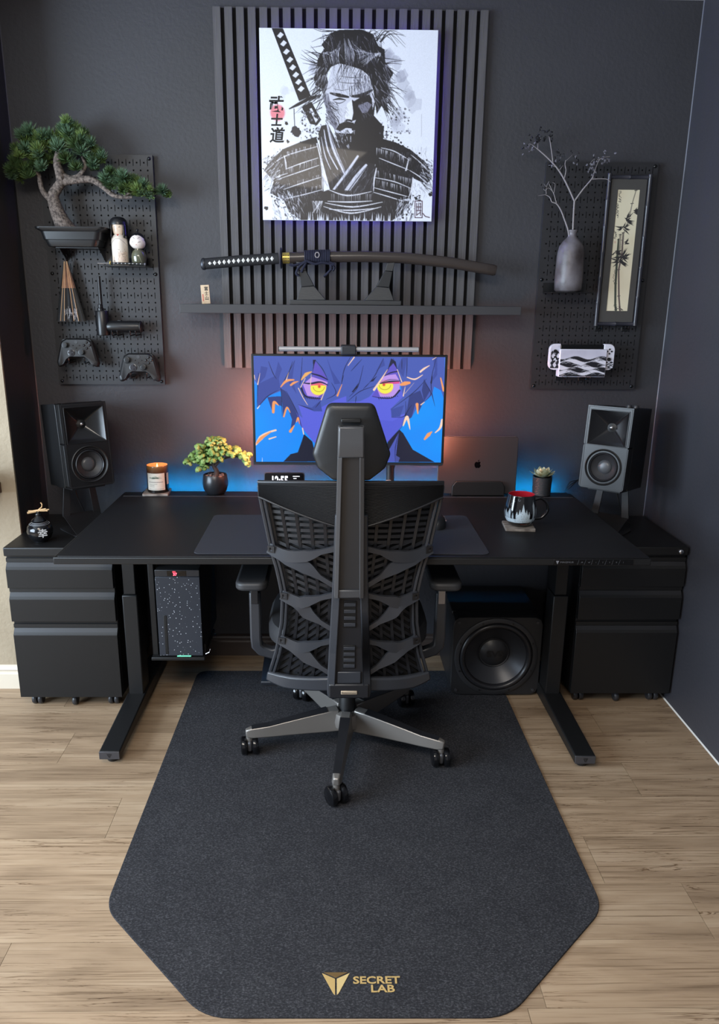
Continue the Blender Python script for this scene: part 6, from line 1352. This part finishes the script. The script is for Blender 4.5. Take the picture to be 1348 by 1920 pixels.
# ------------------------------------------------------------------ candle on its coaster
TZ = DT+.004
STONE = mat('grey_travertine', S(156, 148, 140), .6, vary=(26, S(98, 90, 84), 6), stretch=(1, 3, 1), bump=(120, .4))
def coaster(x, y, rot, z, label):
    T = xform((x, y, z), rot); o = MB(T).prism(rrect(-.049, .049, -.049, .049, .004, 3), .0004, .0095, 'xy').build('coaster', STONE, None, bev=.0012)
    return tag(o, label, 'coaster', 'square stone coasters')
coaster(-.748, -.108, .06, TZ, 'square grey stone coaster under the lit candle'); coaster(.560, -.560, -.08, DT+.003, 'square grey stone coaster under the mug')
ca = thing('candle', 'lit jar candle with amber-black glass and a leafy paper label', 'candle', (-.742, -.108, TZ+.0098))
CC = (-.742, -.108, TZ+.0098)
cv = Canvas(80, 60, (20, 16, 14)); cv.poly([(0, 0), (1, 0), (1, .30), (0, .30)], (120, 84, 46))
for k in range(14): cv.poly([(0, .02*k), (1, .02*k), (1, .02*k+.03), (0, .02*k+.03)], (int(140-k*7), int(100-k*6), int(58-k*3)))
lathe_canvas(cv, [(.0, 0), (.0385, .0), (.041, .003), (.0415, .02), (.0415, .09), (.041, .1035), (.0395, .105)], CC, 'glass_jar', print_mat('amber_glass_print', .12, coat=.5), ca)
MB().lathe([(.0395, .105), (.0375, .104), (.0375, .088), (.012, .086), (0, .086)], CC, 36, caps=False).build('wax', mat('glowing_wax', S(200, 140, 96), .5, emit=((1, .42, .12, 1), .05)), ca, smooth=40)
cv = Canvas(70, 74, (214, 208, 196)); r5 = random.Random(6)
for k in range(34): a = r5.uniform(-.3, PI+.3); L_ = r5.uniform(.12, .3); x_ = r5.uniform(.3, .7); cv.line([(x_, .30), (x_+L_*math.cos(a)*1.1, .30-L_*.55*math.sin(a))], [.02, .05, .005], r5.choice([(46, 74, 60), (70, 96, 78), (34, 52, 44)]))
for j, (x0_, x1_) in enumerate(((.15, .85), (.18, .6), (.2, .45), (.2, .38), (.1, .9))):
    y_ = (.52, .63, .71, .79, .92)[j]; x_ = x0_
    while x_ < x1_: cv.line([(x_, y_), (x_+.05, y_)], .02 if j else .03, (90, 86, 82)); x_ += .085
print_grid(cv, lambda u, v: (CC[0]+.0422*np.cos(-PI/2+(u-.5)*1.75), CC[1]+.0422*np.sin(-PI/2+(u-.5)*1.75), CC[2]+.078-.066*v), 'paper_label', print_mat('paper_print', .7), ca)
MB().grid(lambda u, v: (CC[0]+.0421*math.cos(-.45+.35*u), CC[1]+.0421*math.sin(-.45+.35*u), CC[2]+.032+.044*v), 5, 3).build('side_label', mat('label_paper', S(200, 194, 186), .7), ca)
MB().tube([(CC[0], CC[1], CC[2]+.086), (CC[0], CC[1], CC[2]+.092)], .001, 6).build('wick', BLACKER, ca)
MB().lathe([(0, .091), (.003, .094), (.0035, .098), (.0015, .105), (0, .110)], CC, 12).build('flame', mat('flame', S(255, 200, 120), .5, emit=((1, .5, .16, 1), 8)), ca, smooth=60)
pl = bpy.data.lights.new('candle_flame_light', 'POINT'); pl.energy = .10; pl.color = (1, .48, .18); pl.shadow_soft_size = .006
plo = bpy.data.objects.new('candle_flame_light', pl); COL.objects.link(plo); plo.parent = ca; plo.location = (0, 0, .116)

# ------------------------------------------------------------------ small green bonsai in black pot
gb_ = thing('small_bonsai', 'small bright green cloud bonsai in a round black pot', 'bonsai', (-.52, -.112, TZ))
GC = (-.520, -.108, TZ+.0003)
MB().lathe([(.030, 0), (.034, .002), (.044, .016), (.049, .034), (.0495, .050), (.0455, .076), (.044, .078), (.041, .076), (.041, .066), (0, .066)], GC, 36).build('pot', mat('satin_black_pot', S(30, 32, 36), .3), gb_, smooth=50)
b = MB(); rr = random.Random(14)
for k in range(60): a, r_ = rr.uniform(0, 2*PI), .037*math.sqrt(rr.random()); b.ball((GC[0]+r_*math.cos(a), GC[1]+r_*math.sin(a), GC[2]+.069+rr.uniform(0, .004)), rr.uniform(.003, .006), 6, 4)
b.build('pebbles', mat('grey_pebbles', S(130, 118, 116), .8, vary=(90, S(70, 62, 62), 2)), gb_, smooth=60, kind='stuff')
limb([(GC[0]+.004, GC[1], GC[2]+.066), (GC[0]+.006, GC[1], GC[2]+.09), (GC[0]-.004, GC[1], GC[2]+.112), (GC[0]+.004, GC[1], GC[2]+.15)], [.014, .009, .007, .004], name='trunk', parent=gb_, m=mat('dark_bark', S(48, 42, 40), .9))
limb([(GC[0], GC[1], GC[2]+.11), (GC[0]+.04, GC[1], GC[2]+.14), (GC[0]+.09, GC[1], GC[2]+.145), (GC[0]+.13, GC[1], GC[2]+.135)], [.006, .004, .003, .002], name='branch', parent=gb_, m=mat('dark_bark', S(48, 42, 40), .9))
limb([(GC[0], GC[1], GC[2]+.11), (GC[0]-.05, GC[1], GC[2]+.13), (GC[0]-.10, GC[1], GC[2]+.13)], [.006, .004, .002], name='branch', parent=gb_, m=mat('dark_bark', S(48, 42, 40), .9))
GM = [mat('bright_green_foliage_%d' % q, c, .7, vary=(70, c2_, 3)) for q, (c, c2_) in enumerate(((S(104, 136, 66), S(136, 164, 90)), (S(78, 110, 52), S(114, 144, 72)), (S(118, 144, 76), S(150, 172, 104))))]
cl = []
for q in range(3):
    rr = random.Random(60+q); b = MB()
    for k in range(22):        # a rosette of small frilly lobes
        a = rr.uniform(0, 2*PI); e_ = rr.uniform(0, 1.4); d = Vector((math.cos(a)*math.cos(e_), math.sin(a)*math.cos(e_), math.sin(e_)*.8)); p = d*.62
        s1 = d.cross(Vector((0, 0, 1.01))).normalized(); s2 = d.cross(s1).normalized(); ring_ = [p+s1*.34*math.cos(t)*rr.uniform(.8, 1.15)+s2*.34*math.sin(t)*rr.uniform(.8, 1.15)-d*.08 for t in [2*PI*j/7 for j in range(7)]]
        b.add(ring_+[p+d*.30, p-d*.3], [(j, (j+1) % 7, 7) for j in range(7)]+[((j+1) % 7, j, 8) for j in range(7)])
    me = b.mesh('foliage_clump', (0, 0, 0), 70, False)[0]; me.materials.append(GM[q]); cl.append(me)
rr = random.Random(33); pts_ = []
for (x, z, n, sx_, sz_) in ((-.510, .945, 22, .034, .012), (-.545, .915, 22, .036, .016), (-.495, .912, 22, .040, .016), (-.585, .885, 16, .030, .014), (-.540, .880, 12, .030, .012), (-.455, .905, 16, .030, .014), (-.425, .890, 10, .022, .008), (-.608, .868, 8, .018, .010), (-.575, .862, 8, .020, .010), (-.500, .880, 8, .026, .008), (-.400, .875, 4, .008, .010), (-.388, .885, 4, .006, .014), (-.395, .858, 3, .006, .008), (-.555, .842, 3, .008, .008), (-.575, .845, 3, .01, .008)):
    for k in range(int(n*1.5)): pts_.append((x+rr.uniform(-1, 1)*sx_, GC[1]+rr.uniform(-.030, .022), z+rr.uniform(-1, 1)*sz_))
for i, p in enumerate(pts_):
    o = bpy.data.objects.new('foliage_clump', cl[i % 3]); link(o, gb_, p); s_ = rr.uniform(.0125, .0175); o.scale = (s_, s_, s_); o.rotation_euler = (rr.uniform(.2, 1.0), rr.uniform(-.5, .5), rr.uniform(0, 6))

# ------------------------------------------------------------------ phone, laptop, succulent, mug
ph = thing('smartphone', 'smartphone standing sideways showing a white clock', 'phone', (-.246, -.195, TZ))
Tp = Matrix.Translation((-.2465, -.198, DT+.012)) @ Matrix.Rotation(-.16, 4, 'X')
MB(Tp).prism(rrect(-.0765, .0765, .020, .0955, .010), -.004, .004).build('body', mat('dark_titanium', S(50, 50, 54), .35, metal=.5), ph, bev=.0015)
scn = MB(Tp).prism(rrect(-.0735, .0735, .0228, .0925, .008), -.0045, -.004).build('display', mat('black_display', S(10, 10, 12), .15), ph)
CLK = mat('clock_glow', S(240, 240, 245), .5, emit=((.9, .92, 1, 1), .9))
letters('12:55', Tp @ facing(-.018, -.0049, .062), .048, CLK, scn, name='clock_digits', sx=.62, bold=.0016)
for k, (x0_, x1_) in enumerate(((.032, .058), (.034, .046))): MB(Tp).box(x0_, x1_, -.0050, -.0046, .0795-.008*k, .0820-.008*k).build('clock_line', CLK, scn)
pst = thing('phone_stand', 'small black stand holding the smartphone upright behind the chair', 'stand', (-.246, -.19, DT+.003))
MB().box(-.285, -.208, -.225, -.16, DT+.0032, DT+.008).build('base', BLACK, pst, bev=.002)
MB().box(-.262, -.231, -.180, -.174, DT+.008, DT+.06).build('support', BLACK, pst, bev=.001)
MB().box(-.285, -.208, -.212, -.188, DT+.008, DT+.0295).build('cradle', BLACK, pst, bev=.002)
lp = thing('laptop', 'closed dark laptop standing upright on edge against the wall', 'laptop', (.497, -.125, TZ))
Tl = Matrix.Translation((.4965, -.118, TZ+.008)) @ Matrix.Rotation(-.04, 4, 'X')
MB(Tl).prism(rrect(-.153, .153, 0, .222, .010), -.0078, .0002).build('lid', mat('space_black_aluminium', S(54, 52, 54), .42, metal=.25), lp, bev=.0015)
MB(Tl).prism(rrect(-.153, .153, 0, .222, .010), .0010, .0085).build('base', mat('aluminium_edge', S(150, 145, 145), .35, metal=.7), lp, bev=.0015)
LOGO = mat('mirror_black_logo', S(6, 6, 8), .08)
lx, lz_ = .0, .112
ap = [(0, .0115), (.004, .0135), (.008, .0135), (.0115, .0115), (.0095, .008), (.0088, .0045), (.0100, .001), (.0125, -.001), (.0105, -.006), (.0075, -.010), (.005, -.0115), (.002, -.0105), (0, -.010), (-.002, -.0105), (-.005, -.0115), (-.008, -.0095), (-.0110, -.005), (-.0122, 0), (-.0122, .005), (-.0105, .010), (-.007, .0132), (-.0035, .0132)]
lg = MB(Tl).prism([(lx+x, lz_+z) for x, z in ap], -.0083, -.0078); lg.prism([(lx+.0, lz_+.0145), (lx+.001, lz_+.018), (lx+.004, lz_+.021), (lx+.0062, lz_+.0215), (lx+.0055, lz_+.018), (lx+.003, lz_+.0152)], -.0083, -.0078); lg.build('fruit_logo', LOGO, lp)
dk = thing('laptop_dock', 'low black vertical dock that clamps the upright laptop', 'stand', (.50, -.13, TZ))
MB().prism(roundpoly([(.398, TZ+.0003), (.398, TZ+.040), (.412, TZ+.060), (.590, TZ+.060), (.602, TZ+.040), (.602, TZ+.0003)], .008, 3), -.143, -.1295).build('front_cheek', BLACKER, dk, bev=.002)
MB().box(.43, .57, -.098, -.078, TZ+.0003, TZ+.055).build('rear_cheek', BLACKER, dk, bev=.002)
MB().box(.398, .602, -.143, -.078, TZ+.0003, TZ+.006).build('foot_plate', BLACKER, dk)
su = thing('succulent', 'pale cream and green succulent in a ribbed black pot', 'succulent', (.756, -.112, TZ))
SC = (.756, -.108, TZ+.0003); prof = [(.030, 0), (.0335, .001)]
for k in range(18): z_ = .003+.0039*k; r_ = .0345+.0025*k/18; prof += [(r_+.0007, z_), (r_-.0004, z_+.002)]
prof += [(.0375, .074), (.034, .074), (.034, .066), (0, .066)]
MB().lathe(prof, SC, 36).build('pot', mat('ribbed_black_pot', S(42, 44, 48), .45), su, smooth=25)
SUC = [mat('pale_succulent', S(178, 182, 152), .6, vary=(30, S(150, 156, 122), 3)), mat('yellow_green_succulent', S(192, 190, 110), .5)]
k = 0
for ring_, (n, el, L_, w_) in enumerate(((7, .25, .056, .0135), (6, .60, .050, .014), (5, 1.0, .040, .012), (4, 1.3, .026, .008))):
    for j in range(n):
        a = 2*PI*j/n+ring_*.45+.2; d = Vector((math.cos(a)*math.cos(el), math.sin(a)*math.cos(el), math.sin(el))); s_ = Vector((-math.sin(a), math.cos(a), 0)); u_ = s_.cross(d)*-1
        base = Vector(SC)+Vector((0, 0, .070)); V_ = []; stn = ((0, .35, .5), (.3, .85, .8), (.6, 1.0, .9), (.85, .6, .6), (1.0, .02, .1))
        for t_, ww, th in stn:
            c_ = base+d*(L_*t_)+u_*(.010*t_*t_); V_ += [c_-s_*w_*ww, c_-u_*.003*th-s_*0, c_+s_*w_*ww, c_+u_*.002*th]
        fs = [(i*4+q, i*4+(q+1) % 4, i*4+4+(q+1) % 4, i*4+4+q) for i in range(4) for q in range(4)]+[(0, 3, 2, 1), (16, 17, 18, 19)]
        MB().add(V_, fs).build('leaf', SUC[0 if ring_ < 3 else 1], su, smooth=60); k += 1
mg = thing('mug', 'black mug with silver castle skyline and red inside', 'mug', (.565, -.56, DT+.0128))
MC = (.563, -.560, DT+.0128)
cv = Canvas(260, 110, (14, 14, 17)); LB = (196, 214, 226); r6 = random.Random(12)
def tower(x, w_, top, base=.70, c=LB, spire=.12): cv.poly([(x-w_, base), (x-w_, top+spire), (x, top), (x+w_, top+spire), (x+w_, base)], c)
cv.map = lambda x, y: (x, .16+(y-.2)*.86-.04)
for cx_ in (.18, .49, .80):
    cv.poly([(cx_-.075, .74), (cx_-.07, .58), (cx_-.03, .52), (cx_+.03, .52), (cx_+.07, .58), (cx_+.075, .74)], LB)
    for (dx, w_, tp, spr) in ((0, .016, .26, .20), (-.034, .010, .40, .12), (.034, .010, .40, .12), (-.062, .010, .46, .10), (.062, .010, .46, .10), (-.018, .006, .46, .05), (.018, .006, .46, .05)): tower(cx_+dx, w_, tp, .74, LB, spr)
for (x, w_, tp) in ((.615, .016, .22), (.345, .014, .40), (.665, .013, .36), (.70, .010, .46), (.29, .012, .44), (.315, .012, .5), (.385, .010, .5)): tower(x, w_, tp, .76, (170, 186, 198), .1)
cv.poly([(.05, .68), (.95, .68), (.95, .76), (.6, .78), (.3, .80), (.05, .76)], LB); cv.poly([(.605, .7), (.625, .7), (.63, .86), (.60, .86)], (150, 164, 176))
for k in range(260): x_, y_ = r6.uniform(.08, .92), r6.uniform(.45, .78); cv.line([(x_, y_), (x_+r6.uniform(-.006, .006), y_+.012)], .0018, (24, 26, 30), .7)
for (x, y) in ((.38, .20), (.36, .30), (.62, .22), (.44, .16)): cv.line([(x+.012*math.cos(t), y+.03*math.sin(t)) for t in np.linspace(0, 4.5, 8)], .003, (150, 160, 170))
for k in range(8): x_ = .47+.011*k; cv.line([(x_, .85), (x_+.006, .835)], .004, (170, 66, 48))
lathe_canvas(cv, [(.0, 0), (.022, .0), (.036, .006), (.0475, .022), (.0525, .042), (.0515, .062), (.046, .092), (.0435, .106), (.0425, .1075)], MC, 'body', print_mat('gloss_mug_print', .1, coat=.6), mg)
MB().lathe([(.0425, .1075), (.0405, .106), (.043, .09), (.048, .06), (.047, .03), (.03, .010), (0, .008)], MC, 40, caps=False).build('inside', mat('red_glaze', S(178, 32, 48), .3), mg, smooth=60)
hdl = spline([(MC[0]+.042, MC[1], MC[2]+.086), (MC[0]+.066, MC[1], MC[2]+.092), (MC[0]+.088, MC[1], MC[2]+.074), (MC[0]+.090, MC[1], MC[2]+.048), (MC[0]+.072, MC[1], MC[2]+.026), (MC[0]+.049, MC[1], MC[2]+.022)], 6)
MB().tube(hdl, .0052, 12, up=(0, 1, 0)).build('handle', mat('gloss_black_handle', S(14, 14, 17), .1, coat=.5), mg, smooth=60)

# ------------------------------------------------------------------ wooden shelf on the beige wall
ws = MB().box(-1.75, -1.268, RET-.27, RET-.0005, .786, .826).build('wooden_shelf', mat('dark_brown_shelf_wood', S(92, 60, 44), .5, vary=(8, S(66, 42, 32), 4), stretch=(1, 6, 6)), None, bev=.002)
tag(ws, 'thick dark brown wooden shelf on the beige wall', 'shelf')
rr = random.Random(3); b = MB()
for k in range(60): r_ = rr.uniform(.014, .026); b.ball((-1.36+rr.uniform(-.10, .065), RET-.10+rr.uniform(-.07, .06), .8265+r_+(rr.uniform(0, .018) if k > 25 else 0)), r_, 10, 7)
o = b.build('cotton_fluff', mat('white_cotton', S(232, 230, 236), .95, bump=(120, .8)), None, smooth=80); tag(o, 'heap of white cotton fluff on the brown wooden shelf', 'cotton', kind='stuff')
fg = thing('figurine', 'tan figurine leg standing in the cotton fluff on the shelf', 'figurine', (-1.36, RET-.12, .84))
limb([(-1.345, RET-.13, .872), (-1.352, RET-.13, .885), (-1.362, RET-.128, .92), (-1.366, RET-.126, .955), (-1.37, RET-.124, .99)], [.011, .008, .010, .013, .016], name='leg', parent=fg, m=mat('tan_skin_tone', S(178, 130, 100), .5))
MB().ball((-1.338, RET-.137, .868), (.015, .011, .008), 12, 7).build('foot', mat('tan_skin_tone', S(178, 130, 100), .5), fg, smooth=80)
bpy.data.objects.remove(_fo)
